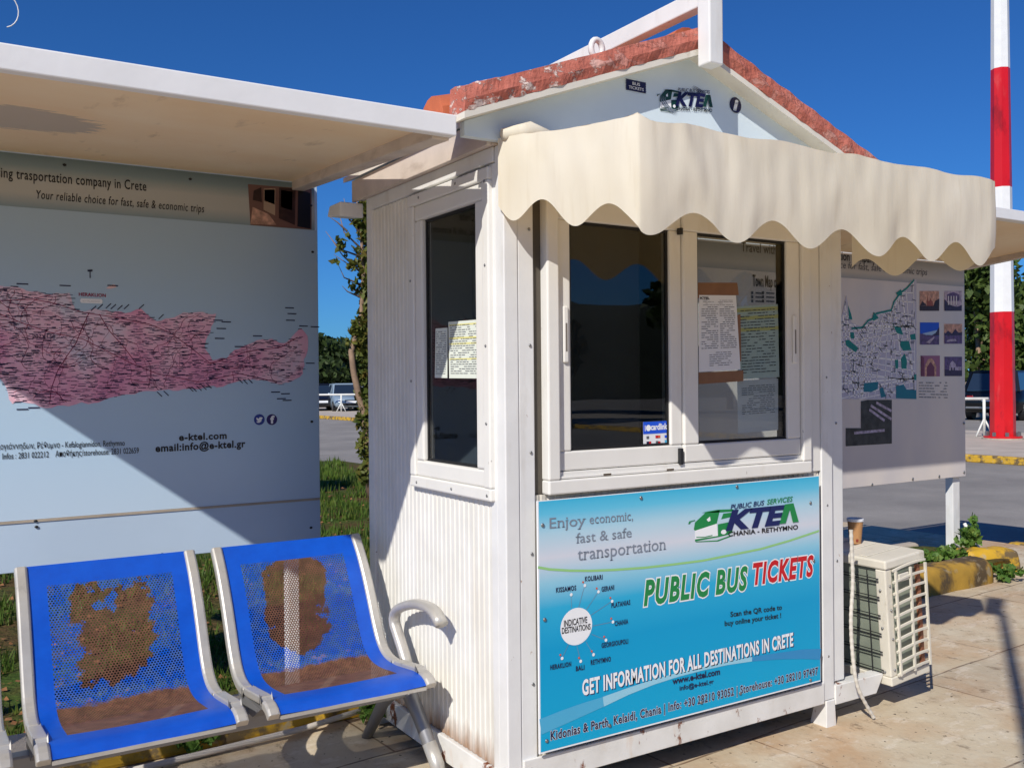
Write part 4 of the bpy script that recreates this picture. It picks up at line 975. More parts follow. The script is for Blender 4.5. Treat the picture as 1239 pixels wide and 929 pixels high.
M_.build('road_lines', i_road, io, fix=False)
M_ = MB(); cnt = 0        # town names, too small to read
while cnt < 2900:
    x, z = R2.uniform(-2.05, -.08), R2.uniform(zmin, zmax)
    if not inside((x, z), isl): continue
    x -= .01; l_ = R2.uniform(.010, .034); h_ = R2.choice((.0016, .002, .0024, .003)); s_ = R2.uniform(-.001, .001)
    M_.add([(x, yb2, z), (x+l_, yb2, z+s_), (x+l_, yb2, z+s_+h_), (x, yb2, z+h_)], [(0, 1, 2, 3)]); cnt += 1
for (a, b) in ((110, 376), (118, 374), (128, 373), (134, 374), (142, 375), (150, 374), (168, 374), (192, 386), (228, 468), (232, 468), (238, 467), (244, 466), (250, 464), (288, 458), (294, 459), (300, 458), (190, 474), (198, 473)):
    p = at(a, b, 1, yb2); d = 1 if b < 400 else -1; strip2d([(p.x, p.z), (p.x+.022, p.z+.022*d*(1 if b < 400 else 1))], .004, yb2, M_)
for (a, b) in ((345, 373), (348, 380), (346, 388), (328, 475), (340, 477), (335, 483), (342, 485), (258, 388), (262, 398), (260, 410), (268, 390), (284, 420), (306, 407), (362, 395), (376, 396), (370, 440), (130, 346), (20, 344), (72, 346), (20, 496), (34, 494), (8, 470), (6, 446)):
    p = at(a, b, 1, yb2); l_ = .045; M_.add([(p.x, yb2, p.z), (p.x+l_, yb2, p.z), (p.x+l_, yb2, p.z+.005), (p.x, yb2, p.z+.005)], [(0, 1, 2, 3)])
M_.build('town_names', i_navyd, io, fix=False)
bw('HERAKLION', (95.5, 358), (128, 359.5), (95.5, 354), i_maroon, io, yb3, off=.02); bw('207X150', (39, 409.5), (67, 410), (39, 404.5), i_navyd, io, yb3)
F = pmap(((97, 366.5), (124, 367.5), (124, 362), (97, 361)), yb2); poly([F(.05, 0), F(.95, 0), F(1, .3), F(1, .7), F(.95, 1), F(.05, 1), F(0, .7), F(0, .3)], yb2, i_white, io, 'name_badge'); 
a, b, c = F(.12, .25), F(.88, .25), F(.12, .75); write('CRETE', a, b, c[1]-a[1], yb3, i_black, io, off=.02) if False else sheetlines(io, F, yb3, 2, i_black, 3, w0=.1, w1=.9, top=.5, bot=.35)
F = pmap(((128, 350), (141, 349), (141, 344), (130, 345)), yb2); poly([F(0, .2), F(.4, 0), F(1, .3), F(.8, 1), F(.3, .9)], yb2, i_pinkish, io, 'islet')
p = at(109, 331, 1, yb2); M_ = MB(); strip2d([(p.x, p.z-.02), (p.x, p.z+.016)], .004, yb2, M_); strip2d([(p.x-.010, p.z+.012), (p.x+.010, p.z+.014)], .008, yb2, M_); M_.build('compass_mark', i_navyd, io, fix=False)
M_ = Screws()
for p in ((376, 249), (378, 305), (377, 510), (376, 638), (50, 688), (196, 670), (78, 200), (230, 217), (43, 630), (44, 637)):
    a = at(*p, 1, YB); M_.ball((a.x, YB-.004, a.z), (.008, .004, .006), 8, 5)
M_.build('screw_heads', m_dark, boardL, smooth=True)

# right shelter and town map board
shr = thing('bus_shelter', 'white flat roof of the bus shelter right of the kiosk, mostly behind the awning', 'shelter', (4.0, .9, 0))
RZ[0] = lambda y: 2.492-.094*(y-.67)
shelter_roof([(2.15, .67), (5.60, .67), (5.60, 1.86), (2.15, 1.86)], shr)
boardR = thing('map_board', 'map board with a grey town street map and six photos right of the kiosk', 'map board', (4.2, YB, 0))
xr1 = at(1168, 500, 1, YB).x; zb_ = at(1100, 583, 1, YB).z
M_ = MB(); M_.box(2.2, xr1, YB, YB+.03, zb_, 2.40); M_.build('panel', m_town, boardR, bevel=.003)
for x in (5.385, 2.35):
    M_ = MB(); M_.box(x-.045, x+.045, YB+.032, YB+.10, -.05, 2.40); M_.build('post', m_white, boardR, bevel=.004)
zhR = at(1100, 342, 1, YB).z
sheetrect(2.21, xr1-.006, zhR, 2.39, YB-.001, m_headerR, boardR, 'header_strip')
a = at(897, 308, 1, yb2); b = at(1087, 321, 1, yb2)
write(full, (a.x, b.z), (b.x, b.z), .062, yb2, i_black, boardR, off=.012)
a = at(1122, 333, 1, yb2); write('Your reliable choice for fast, safe & economic trips', (a.x-(b.x-2.9)*.92, a.z), (a.x, a.z), .048, yb2, i_txt, boardR, off=.004, shear=.15)
Z7 = lambda x, y: at(1010+x/2.994, 290+y/2.994, 1, yb1)
tm = [(q.x, q.z) for q in (Z7(*p) for p in ((-120, 360), (-60, 330), (20, 300), (42, 200), (60, 300), (100, 318), (122, 292), (135, 288), (150, 268), (205, 255), (215, 225), (235, 195), (262, 175), (288, 145), (296, 145), (296, 577), (35, 577), (-120, 577)))]
M_ = MB(); M_.add([(x, yb1, z) for x, z in tm], [tuple(range(len(tm)))]); to = M_.build('street_map', i_block, boardR, fix=False)
bmx = bmesh.new(); bmx.from_mesh(to.data); bmesh.ops.triangulate(bmx, faces=bmx.faces[:]); bmx.to_mesh(to.data); bmx.free()
if to.data.polygons[0].normal.y > 0: to.data.flip_normals()
tx0, tx1 = min(p[0] for p in tm), max(p[0] for p in tm); tz0, tz1 = min(p[1] for p in tm), max(p[1] for p in tm)
M_ = MB(); R3 = random.Random(5)
def clipline(a, b, w_, yy, MM, n=40):
    seg = []
    for i in range(n+1):
        p = (a[0]+(b[0]-a[0])*i/n, a[1]+(b[1]-a[1])*i/n)
        if inside(p, tm): seg.append(p)
        else:
            if len(seg) > 1: strip2d(seg, w_, yy, MM)
            seg = []
    if len(seg) > 1: strip2d(seg, w_, yy, MM)
for k in range(26):
    x = tx0+(tx1-tx0)*(k+R3.uniform(.2, .8))/26; sl = .10*math.sin(k*.5); clipline((x-sl, tz0), (x+sl, tz1), R3.choice((.006, .007, .012)), yb1-.0005, M_)
for k in range(24):
    z = tz0+(tz1-tz0)*(k+R3.uniform(.2, .8))/24; sl = .09*math.sin(k*.6+1); clipline((tx0, z-sl), (tx1, z+sl), R3.choice((.006, .007, .012)), yb1-.0005, M_)
for k in range(7):
    x, z = R3.uniform(tx0, tx1), R3.uniform(tz0, tz1); an = R3.uniform(0, 3.1); clipline((x, z), (x+.7*math.cos(an), z+.6*math.sin(an)), .009, yb1-.0005, M_)
M_.build('streets', i_white, to, fix=False)
M_ = MB(); k = 0
while k < 210:
    x, z = R3.uniform(tx0, tx1), R3.uniform(tz0, tz1)
    if not inside((x, z), tm): continue
    l_ = R3.uniform(.03, .065); v_ = R3.random() < .45; dx_, dz_ = (.006, l_*.8) if v_ else (l_, R3.uniform(-.012, .012))
    if R3.random() < .12: dx_, dz_ = l_*.7, -l_*.6
    if not inside((x+dx_*1.2, z+dz_*1.2), tm): continue
    strip2d([(x, z), (x+dx_, z+dz_)], .007, yb2, M_); k += 1
M_.build('street_names', i_txt, to, fix=False)
M_ = MB(); strip2d([(q.x, q.z) for q in (Z7(*p) for p in ((60, 322), (100, 318), (122, 292), (135, 288), (150, 268), (205, 255), (215, 225), (235, 195), (262, 175), (288, 145)))], .014, yb2, M_); M_.build('coast_road', i_teal, to, fix=False)
for l in ([(222, 193), (240, 180), (246, 200), (230, 205)], [(135, 288), (142, 262), (152, 274), (160, 284), (140, 294)], [(208, 300), (218, 315), (240, 318), (248, 345), (225, 338)], [(240, 368), (268, 366), (278, 400), (248, 402), (236, 382)], [(272, 345), (292, 340), (294, 362), (276, 362)], [(218, 436), (230, 434), (230, 466), (220, 466)], [(240, 430), (254, 412), (262, 440), (260, 468), (242, 466)], [(106, 520), (158, 515), (156, 540), (132, 552), (104, 550)], [(162, 540), (174, 534), (186, 568), (168, 572)], [(222, 530), (250, 524), (260, 542), (296, 545), (296, 577), (222, 574)], [(38, 365), (50, 362), (86, 392), (76, 408), (42, 384)], [(48, 236), (60, 270), (64, 290), (52, 288)], [(56, 336), (70, 336), (70, 358), (58, 358)], [(286, 490), (296, 486), (296, 508), (288, 508)]):
    ppoly([(1010+x/2.994, 290+y/2.994) for x, y in l], yb2-.0005, i_teal if l[0][1] < 500 else i_teal2, to, 'park_patch')
# aerial photo, six photos, small print
ppoly([(1010+x/2.994, 290+y/2.994) for x, y in ((40, 748), (40, 682), (95, 682), (95, 585), (120, 580), (207, 580), (207, 738))], yb1, i_aerial, boardR, 'aerial_photo')
M_ = MB()
for l in (((130, 600), (205, 650)), ((125, 615), (180, 655)), ((150, 590), (205, 620)), ((70, 700), (180, 690))):
    strip2d([(q.x, q.z) for q in (Z7(*p) for p in l)], .02, yb2, M_)
M_.build('aerial_runway', i_lil, boardR, fix=False)
ph = [(308, 378, 186, 258, 'sun'), (397, 460, 186, 258, 'pur'), (309, 378, 300, 380, 'sea'), (397, 461, 305, 377, 'pur2'), (312, 381, 420, 495, 'arc'), (398, 461, 424, 494, 'dome')]
for (xa, xb, ya, yb_, kd) in ph:
    F = pmap(((1010+xa/2.994, 290+yb_/2.994), (1010+xb/2.994, 290+yb_/2.994), (1010+xb/2.994, 290+ya/2.994), (1010+xa/2.994, 290+ya/2.994)), yb1)
    base = {'sun': i_sun, 'pur': i_lil, 'sea': i_blue, 'pur2': i_sun, 'arc': ink('rose ink', 150, 96, 130), 'dome': i_purple}[kd]
    o = poly([F(0, 0), F(1, 0), F(1, 1), F(0, 1)], yb1, base, boardR, 'printed_photo')
    S = {'sun': [([(0, 0), (1, 0), (1, .28), (0, .25)], i_dbrown), ([(0, .25), (.12, .5), (.28, .35), (.34, .28)], i_dbrown), ([(.36, .25), (.36, .5), (.39, .85), (.41, .5), (.5, .5), (.55, .65), (.6, .5), (.66, .48), (.68, .25)], ink('brick ink', 150, 80, 56)), ([(.7, .25), (.78, .5), (1, .62), (1, .25)], i_dbrown)],
         'pur': [([(0, 0), (1, 0), (1, .3), (.7, .2), (.3, .3), (0, .6)], i_dpurple), ([(.15, .5), (.85, .5), (.85, .82), (.5, .95), (.15, .82)], i_purple)]+[([(.2+.15*k, .3), (.25+.15*k, .3), (.25+.15*k, .75), (.2+.15*k, .75)], i_paper) for k in range(4)],
         'sea': [([(0, 0), (1, 0), (1, .38), (.7, .42), (0, .5)], i_purple), ([(.1, .5), (.9, .66), (1, .6), (1, .42), (.3, .44)], ink('pale sky ink', 160, 190, 226)), ([(.6, .42), (.8, .52), (1, .8), (1, .4)], i_dpurple), ([(.3, .1), (.7, .35), (.76, .34), (.5, .05)], i_lil)],
         'pur2': [([(0, 0), (1, 0), (1, .5), (.7, .42), (.4, .46), (0, .55)], i_purple), ([(0, .46), (.2, .66), (.42, .5), (.6, .75), (.8, .55), (1, .6), (1, .42), (0, .42)], i_dpurple), ([(.1, .1), (.7, .14), (.6, .24), (.2, .22)], i_lil)],
         'arc': [([(.2, 0), (.2, .5), (.35, .8), (.5, .9), (.65, .8), (.8, .5), (.8, 0)], i_sun), ([(.3, 0), (.3, .45), (.5, .7), (.7, .45), (.7, 0)], ink('plum ink', 110, 50, 80)), ([(0, 0), (.16, 0), (.16, .9), (0, 1)], ink('plum ink', 110, 50, 80))],
         'dome': [([(0, 0), (1, 0), (1, .3), (0, .34)], i_dpurple), ([(.25, .3), (.25, .5), (.3, .66), (.45, .8), (.6, .66), (.66, .5), (.66, .3)], i_lil), ([(.66, .3), (.95, .3), (.95, .48), (.66, .48)], i_lil), ([(.35, .3), (.42, .3), (.42, .45), (.35, .45)], i_dpurple), ([(.5, .3), (.57, .3), (.57, .45), (.5, .45)], i_dpurple)]}[kd]
    for j, (l, mt) in enumerate(S): poly([F(*p) for p in l], yb2-.0004*j, mt, o, 'photo_detail')
F = pmap(((1010+305/2.994, 290+575/2.994), (1010+410/2.994, 290+577/2.994), (1010+410/2.994, 290+505/2.994), (1010+305/2.994, 290+505/2.994)), yb1); sheetlines(boardR, F, yb1, 6, i_txt, 77, w0=0, w1=1, top=.8, bot=.05)
F = pmap(((1010-110/2.994, 290+290/2.994), (1010-20/2.994, 290+290/2.994), (1010-20/2.994, 290+200/2.994), (1010-110/2.994, 290+200/2.994)), yb1)
# title of the town map, seen through the kiosk
a = at(911, 346, 1, yb2); b = at(941, 347, 1, yb2); write('Town Map of', (a.x, a.z), (b.x, a.z), .075, yb2, i_black, boardR, off=.02)
a = at(911, 337, 1, yb2); b = at(945, 338, 1, yb2); write('USEFUL ACCESS ROUTES', (a.x, a.z), (b.x, a.z), .022, yb2, i_maroon, boardR) if False else None
for k in range(6):
    p = at(909+(k % 2)*13, 356+(k//2)*5, 1, yb2); M_ = MB(); M_.add([(p.x, yb2, p.z), (p.x+.02, yb2, p.z), (p.x+.02, yb2, p.z+.02), (p.x, yb2, p.z+.02)], [(0, 1, 2, 3)])
    M_.add([(p.x+.04, yb2, p.z+.005), (p.x+.12, yb2, p.z+.005), (p.x+.12, yb2, p.z+.015), (p.x+.04, yb2, p.z+.015)], [(0, 1, 2, 3)]); M_.build('map_key', i_txt, boardR, fix=False)
M_ = Screws()
for p in ((1056, 587), (1105, 580), (1137, 577), (1167, 572), (1167, 513)):
    a = at(*p, 1, YB); M_.ball((a.x-.01, YB-.004, a.z+.006), (.012, .004, .012), 8, 5)
M_.build('screw_heads', m_steel, boardR, smooth=True)
M_ = MB(); M_.tube([tuple(at(1167, 633, 1, 1.79)), tuple(at(1182, 660, 1, 1.68)), (at(1196, 684, 1, 1.58).x, 1.58, max(.05, at(1196, 684, 1, 1.58).z))], .014, 8); M_.build('stay_rod', m_white, boardR, smooth=True)

# ------------------------------------------------------------------ bench
XB = -.115
prof = [at(px, py, 0, XB) for px, py in ((429, 647), (437, 672), (444, 700), (450, 728), (456, 757), (462, 779), (470, 794), (482, 803), (496, 808), (508, 812), (517, 819), (522, 829))]
prof = [(p.y, p.z) for p in prof]
def dens(pts, n):
    "resample by arc length through a smooth curve"
    P = [Vector(p) for p in pts]; out = []
    for i in range(len(P)-1):
        p0, p1, p2, p3 = P[max(i-1, 0)], P[i], P[i+1], P[min(i+2, len(P)-1)]
        for k in range(6):
            t = k/6; out.append(.5*((2*p1)+(p2-p0)*t+(2*p0-5*p1+4*p2-p3)*t*t+(3*p1-p0-3*p2+p3)*t**3))
    out.append(P[-1]); ac = [0]
    for a, b in zip(out[:-1], out[1:]): ac.append(ac[-1]+(b-a).length)
    res = []
    for i in range(n+1):
        s = ac[-1]*i/n; j = max(0, min(len(out)-2, next((q for q in range(len(ac)-1) if ac[q+1] >= s), len(out)-2)))
        t = (s-ac[j])/max(1e-9, ac[j+1]-ac[j]); res.append((out[j].lerp(out[j+1], t), s))
    return res
PR = dens(prof, 40); TOT = PR[-1][1]
bench = thing('waiting_bench', 'blue perforated metal bench with rusty worn seats and cast grey side rails', 'bench', (-.75, .6, 0))
SEATS = [(-.700, XB, 2.6), (-1.390, -.805, 5.2), (-2.10, -1.49, 3.0)]
for (xa, xb, wear) in SEATS:
    w_ = xb-xa
    me = bpy.data.meshes.new('seat'); vs = []; fs = []; uv = []
    NX = 10; og = ORIG[bench.name]
    for i, (p, s) in enumerate(PR):
        for k in range(NX+1):
            t = k/NX; x = xa+.012+(w_-.024)*t; dip = .010*math.sin(math.pi*t)*min(1, s/.2)
            vs.append((x-og.x, p.x-og.y, p.y-dip*.6-og.z+.004))
    n = NX+1
    for i in range(len(PR)-1):
        for k in range(NX): fs.append((i*n+k, i*n+k+1, (i+1)*n+k+1, (i+1)*n+k))
    # rolled front lip and top lip
    me.from_pydata(vs, [], fs); ul = me.uv_layers.new(name='seat')
    for lp in me.loops:
        vi = lp.vertex_index; ul.data[lp.index].uv = ((vi % n)/NX*.525, PR[vi//n][1]/TOT*.93)
    at_ = me.attributes.new('wear', 'FLOAT', 'POINT')
    for i in range(len(vs)): at_.data[i].value = wear
    for p in me.polygons: p.use_smooth = True
    me.materials.append(m_seat); so_ = bpy.data.objects.new('seat', me); COL.objects.link(so_); so_.parent = bench
    if wear == 2.6: so_['label'] = 'blue seat with a large brown bare patch on its backrest'
    for xx, sg in ((xa, -1), (xb, 1)):
        M_ = MB(); hw = .021
        pts = [Vector((xx, p.x, p.y)) for p, s in PR]
        nrm = []
        for i in range(len(PR)):
            d = (PR[min(i+1, len(PR)-1)][0]-PR[max(i-1, 0)][0]).normalized(); nrm.append(Vector((0, d.y, -d.x)) if False else Vector((0, -d.y, d.x)))
        vs2 = []
        for p, nn_ in zip(pts, nrm):
            up = nn_ if nn_.z > 0 or nn_.y < 0 else -nn_
            for (a, b) in ((-hw, -.018), (hw, -.018), (hw, .008), (hw*.6, .014), (-hw*.6, .014), (-hw, .008)): vs2.append(tuple(p+Vector((a, 0, 0))+up*b))
        L6 = len(PR); M_.add(vs2, [(i*6+k, i*6+(k+1) % 6, (i+1)*6+(k+1) % 6, (i+1)*6+k) for i in range(L6-1) for k in range(6)]+[(0, 1, 2, 3, 4, 5), tuple((L6-1)*6+k for k in range(5, -1, -1))])
        M_.build('side_rail', m_alu, so_, smooth=False, bevel=.004)
    # bright sheet edge under the nose
    M_ = MB(); e = PR[-1][0]; M_.box(xa+.022, xb-.022, e.x-.004, e.x+.012, e.y-.012, e.y-.001); M_.build('front_lip', m_alu, so_)
# beam, legs, arms
M_ = MB(); M_.box(-2.16, -.07, .56, .62, .285, .345); M_.build('beam', m_tubegrey, bench, bevel=.006)
for x in (XB, -.700, -.805, -1.390, -1.49, -2.10):
    M_ = MB(); M_.hexa([(x-.02, .52, .34), (x+.02, .52, .34), (x+.02, .66, .34), (x-.02, .66, .34)], [(x-.015, .45, .385), (x+.015, .45, .385), (x+.015, .72, .385), (x-.015, .72, .385)])
    M_.build('seat_bracket', m_tubegrey, bench)
for x in (-.10, -2.10):
    lp = [(x, .62, .33), (x+.02, .52, .22), (x+.045, .42, .06), (x+.05, .40, .0)]
    M_ = MB(); M_.tube([(x, .70, .37), (x, .60, .33)]+lp[1:], [.03, .032, .027, .024, .024], 12); lg = M_.build('leg', m_tubegrey, bench, smooth=True)
    M_ = MB(); M_.tube([(x, .62, .33), (x+.0, .80, .20), (x+.0, .98, .0)], [.03, .026, .022], 12); M_.build('leg', m_tubegrey, bench, smooth=True)
    M_ = MB(); a = Vector(lp[1]).lerp(Vector(lp[2]), .55); M_.tube([a, Vector(lp[2]), Vector(lp[3])], .0275, 12); M_.build('foot_sleeve', m_alu, lg, smooth=True)
    M_ = MB(); xx = x+.030 if x > -1 else x-.03
    ap = [at(px, py, 0, XB+.03) for px, py in ((489, 806), (484, 788), (477, 766), (473, 752), (475, 740), (484, 734), (498, 731), (512, 734), (522, 741), (530, 756))]
    app = dens([(p.y, p.z) for p in ap], 26); rr_ = []
    M_.tube([(xx, p.x, p.y) for p, s in app], [.0175+.003*min(1, i/26) for i in range(27)], 12, squash=1.35); M_.build('armrest', m_alu, bench, smooth=True)

# ------------------------------------------------------------------ air conditioner, hose, cup
TI = math.radians(4.6); AO = Vector((1.984, -.05, .128)); AW, AL, AH = .265, .72, .545
def ac(u, v, z): return (AO.x+u*math.cos(TI)-z*math.sin(TI), AO.y+v, AO.z+u*math.sin(TI)+z*math.cos(TI))
acu = thing('air_conditioner', 'weathered cream outdoor air conditioner unit beside the kiosk', 'air conditioner', (AO.x+.1, AO.y+.35, AO.z))
m_ac = flat('weathered cream casing', rgb(226, 220, 204, .93), .5, var=.08, scale=9, stains=[(rgb(150, 138, 118), .6, .8, 12, (1, 1, .4), .6)])
m_fin = flat('grey green condenser fins', rgb(150, 158, 142), .5, .2, var=.2, scale=8, stretch=(1, 1, 1), stains=[(rgb(176, 176, 156), .6, .72, 7, (1, 1, 1), .7)])
def acbox(M_, u0, u1, v0, v1, z0, z1): M_.hexa([ac(u0, v0, z0), ac(u1, v0, z0), ac(u1, v1, z0), ac(u0, v1, z0)], [ac(u0, v0, z1), ac(u1, v0, z1), ac(u1, v1, z1), ac(u0, v1, z1)])
M_ = MB(); acbox(M_, .012, AW-.012, .012, AL, .03, AH-.03); M_.build('coil', m_fin, acu)
M_ = MB(); acbox(M_, -.008, AW+.012, -.010, AL, AH-.03, AH+.012); M_.build('lid', m_ac, acu, bevel=.008)
M_ = MB()
for k in range(5): acbox(M_, .01, AW-.01, .10+k*.13, .14+k*.13, AH+.0125, AH+.017)
M_.build('lid_ribs', m_ac, acu, bevel=.002)
M_ = MB(); acbox(M_, -.004, AW+.008, -.006, AL, -.012, .028); M_.build('base_pan', m_ac, acu, bevel=.005)
M_ = MB(); acbox(M_, -.004, .042, -.004, .05, .028, AH-.031); M_.build('corner_trim', m_ac, acu, bevel=.006)
# front grille: arched plastic bars
M_ = MB()
for u in (.046, .145, AW-.006): M_.bar(ac(u, -.019, .03), ac(u+(.006 if .1 < u < .2 else 0), -.021, AH-.04), .010, .010)
for k in range(10):
    z = .035+k*.0525; prev = None
    for i in range(9):
        t = i/8; p = ac(.03+(AW-.03)*t, -.016-.004*math.sin(math.pi*t), z+.008*math.sin(math.pi*t)+.01*t)
        if prev: M_.bar(prev, p, .009, .009)
        prev = p
M_.build('side_grille', m_ac, acu)
M_ = MB(); acbox(M_, AW-.040, AW-.020, -.002, .012, .03, AH-.05); M_.build('copper_edge', flat('copper rust', rgb(150, 96, 70), .6, var=.5, scale=40), acu)
M_ = MB(); acbox(M_, .07, .14, -.020, -.012, AH-.095, AH-.06); M_.build('handle_plate', m_ac, acu, bevel=.003)
M_ = MB()
for k in range(6):
    z = .045+k*.083; M_.tube([ac(-.010, .03, z), ac(-.014, .2, z+.004), ac(-.012, AL-.05, z)], .0026, 6); M_.tube([ac(-.010, .03, z+.012), ac(-.014, .2, z+.016), ac(-.012, AL-.05, z+.012)], .0022, 6)
for v in (.085,): M_.tube([ac(-.014, v, .03), ac(-.014, v, AH-.04)], .0026, 6)
M_.build('wire_guard', m_dark, acu)
M_ = Screws()
for z in (.06, .2, .33, .44): M_.ball(ac(.02, -.006, z), .006, 8, 5)
for z in (.05, .25, .42): M_.ball(ac(-.008, .025, z), .006, 8, 5)
M_.build('screw_heads', m_steel, acu)
h0 = [at(1024, 640, 1, .0), at(1025.5, 700, 1, .0), at(1026.5, 750, 1, -.02), at(1029.5, 798, 1, -.03), at(1036, 832, 1, -.04)]; he = at(1050, 865, 2, .012)
M_ = MB(); base = dens([(p.x, p.z) for p in h0]+[(he.x, he.z)], 60); pts = [(p.x, -.025-.04*(i/60)**2, p.y) for i, (p, s) in enumerate(base)]
M_.tube(pts, [.0072 if i % 2 else .0088 for i in range(61)], 10); tag(M_.build('drain_hose', flat('grey white corrugated hose', rgb(206, 200, 188), .55, var=.12), None, smooth=False), 'pale corrugated drain hose hanging by the kiosk post', 'hose')
_c = at(1037, 659, 2, AO.z+AH+.02); cp = Vector((min(_c.x, 2.12), _c.y, 0)); cp.z = ac(0, 0, AH+.017)[2]+(cp.x-ac(0, 0, AH)[0])*math.tan(TI); cup = thing('paper_cup', 'brown paper coffee cup standing on the air conditioner', 'cup', cp[:])
def lathe(M_, c, prof_, n=24):
    b = len(M_.v)
    for (r, z) in prof_:
        for k in range(n): t = 2*math.pi*k/n; M_.v.append((c[0]+r*math.cos(t), c[1]+r*math.sin(t), c[2]+z))
    for i in range(len(prof_)-1):
        for k in range(n): M_.f.append((b+i*n+k, b+i*n+(k+1) % n, b+(i+1)*n+(k+1) % n, b+(i+1)*n+k))
    return M_
m_kraft = flat('brown kraft card', rgb(176, 130, 84), .7, var=.06)
M_ = MB(); lathe(M_, cp, [(.0, .004), (.026, .004), (.027, .0), (.0365, .113)]); M_.build('cup_wall', m_kraft, cup, smooth=False)
M_ = MB(); lathe(M_, cp, [(.0366, .106), (.0392, .108), (.0392, .118), (.0375, .1205), (.0345, .119), (.0338, .10), (.0265, .008), (0, .008)]); M_.build('paper_lining', i_paper, cup)
M_ = MB(); t0 = math.atan2(CAM.y-cp.y, CAM.x-cp.x)
for (a, b, z0, z1) in ((t0+.1, t0+.5, .010, .024),):
    n = 6; vs = [(cp.x+(.0292 if z == z0 else .0305)*math.cos(a+(b-a)*i/n), cp.y+(.0292 if z == z0 else .0305)*math.sin(a+(b-a)*i/n), cp.z+z) for z in (z0, z1) for i in range(n+1)]
    M_.add(vs, [(i, i+1, n+2+i, n+1+i) for i in range(n)])
M_.build('printed_mark', ink('red brown ink', 132, 50, 36), cup, fix=False)

# conduit by the kerb
M_ = MB(); M_.tube([(-2.6, 1.05, .02), (-1.4, 1.085, .018), (-.75, 1.12, .022), (-.32, 1.14, .03), (.0, 1.17, .05)], .013, 8); tag(M_.build('conduit_pipe', flat('pale plastic pipe', rgb(196, 188, 178), .5), None, smooth=True), 'pale plastic pipe lying along the yellow kerb under the bench', 'pipe')

# ------------------------------------------------------------------ vegetation
def leaves(M_, centers, radii, n, size, seed, flatten=1., elong=1.6, hollow=.35):
    r = np.random.default_rng(seed)
    cs = np.array(centers); rad = np.array(radii); wgt = rad.prod(1); wgt = wgt/wgt.sum()
    idx = r.choice(len(cs), n, p=wgt); d = r.normal(size=(n, 3)); d /= np.linalg.norm(d, axis=1)[:, None]
    q = hollow+(1-hollow)*r.random(n)**.6
    P = cs[idx]+d*rad[idx]*q[:, None]
    a = r.normal(size=(n, 3)); a /= np.linalg.norm(a, axis=1)[:, None]; b = np.cross(a, r.normal(size=(n, 3))); b /= np.linalg.norm(b, axis=1)[:, None]
    s = size*(.6+.8*r.random(n))[:, None]
    A = a*s*elong/2; B = b*s/2
    V = np.stack([P-A, P+B*.9, P+A, P-B*.9], 1).reshape(-1, 3)
    base = len(M_.v); M_.v += [tuple(x) for x in V.tolist()]; M_.f += [(base+4*i, base+4*i+1, base+4*i+2, base+4*i+3) for i in range(n)]
    return M_
def tree(name, label, cat, loc, h, crown, n, leaf, mat, seed, trunk_r=.16, group=None, th=.35):
    r = random.Random(seed); t = thing(name, label, cat, loc, group); L = Vector(loc)
    cw, chh = crown
    cs, rs = [], []
    for k in range(16):
        a = r.uniform(0, 5.33); q = r.random()**.5; z = r.uniform(0, 1)
        wv = 1-.55*abs(z-.4)**1.2
        cs.append((L.x+cw*.72*q*math.cos(a)*wv, L.y+cw*.72*q*math.sin(a)*wv, L.z+h-chh+chh*(.12+.8*z))); k_ = r.uniform(.26, .46)
        rs.append((cw*k_, cw*k_, chh*k_*.62))
    M_ = MB(); leaves(M_, cs, rs, n, leaf, seed); M_.build('crown', mat, t, fix=False)
    M_ = MB(); top_ = L+Vector((r.uniform(-.2, .2), r.uniform(-.2, .2), h-chh*.4)); M_.tube([L-Vector((0, 0, .1)), L.lerp(top_, .4)+Vector((r.uniform(-.15, .15), r.uniform(-.15, .15), 0)), top_], [trunk_r, trunk_r*.75, trunk_r*.35], 9)
    for k in range(6): M_.tube([L.lerp(top_, .45+.08*k), Vector(cs[k*2])], [trunk_r*.4, trunk_r*.1], 6)
    M_.build('trunk', m_bark, t, smooth=True); return t
def gp(px, fwd):      # ground point at a picture column and a distance ahead
    p = CAM+_f*fwd+RT*((px-PW/2)/FPX*fwd); return Vector((p.x, p.y, 0))
TREES = [(1186, 41, 6.6, 3.0, 'big leafy tree behind the map board, left of the red and white pole', m_leaf), (1262, 44, 7.0, 3.4, 'big leafy tree right of the red and white pole, behind the black car', m_leaf),
         (1110, 60, 6.2, 3.6, 'leafy tree hidden behind the town map board', m_leaf), (404, 70, 4.4, 4.4, 'round dark evergreen above the parked cars', m_leafdark), (436, 76, 4.6, 4.4, 'dark evergreen behind the pale small car', m_leafdark), (360, 66, 4.8, 4.6, 'dark evergreen hidden by the edge of the island map board', m_leafdark),
         (300, 72, 5.0, 4.2, 'dark evergreen behind the island map board', m_leafdark), (490, 78, 4.8, 4.6, 'dark evergreen hidden behind the kiosk', m_leafdark)]
for i, (px, fw, h, cw, lab, mt) in enumerate(TREES):
    p = gp(px, fw); tree('broadleaf_tree' if mt is m_leaf else 'evergreen_tree', lab, 'tree', (p.x, p.y, -.1), h, (cw, h*.82), 5200, .26 if mt is m_leaf else .34, mt, 40+i, .18, 'trees beyond the parking lot')
for i, (x, y, h, cw) in enumerate(((-16, -30, 9, 4), (-2, -34, 8, 4.4), (10, -31, 9.5, 4.2), (22, -36, 8.4, 4), (34, -33, 9.6, 5), (48, -40, 9, 5))):
    tree('pine_tree', ('pine tree behind the viewer, number %s along the hillside' % ('one two three four five six'.split()[i])) if False else 'dark tree on the hillside behind the viewer', 'tree', (x, y, -.2), h, (cw, h*.75), 2600, .5, m_leafdark, 70+i, .2, 'trees on the hillside reflected in the window')
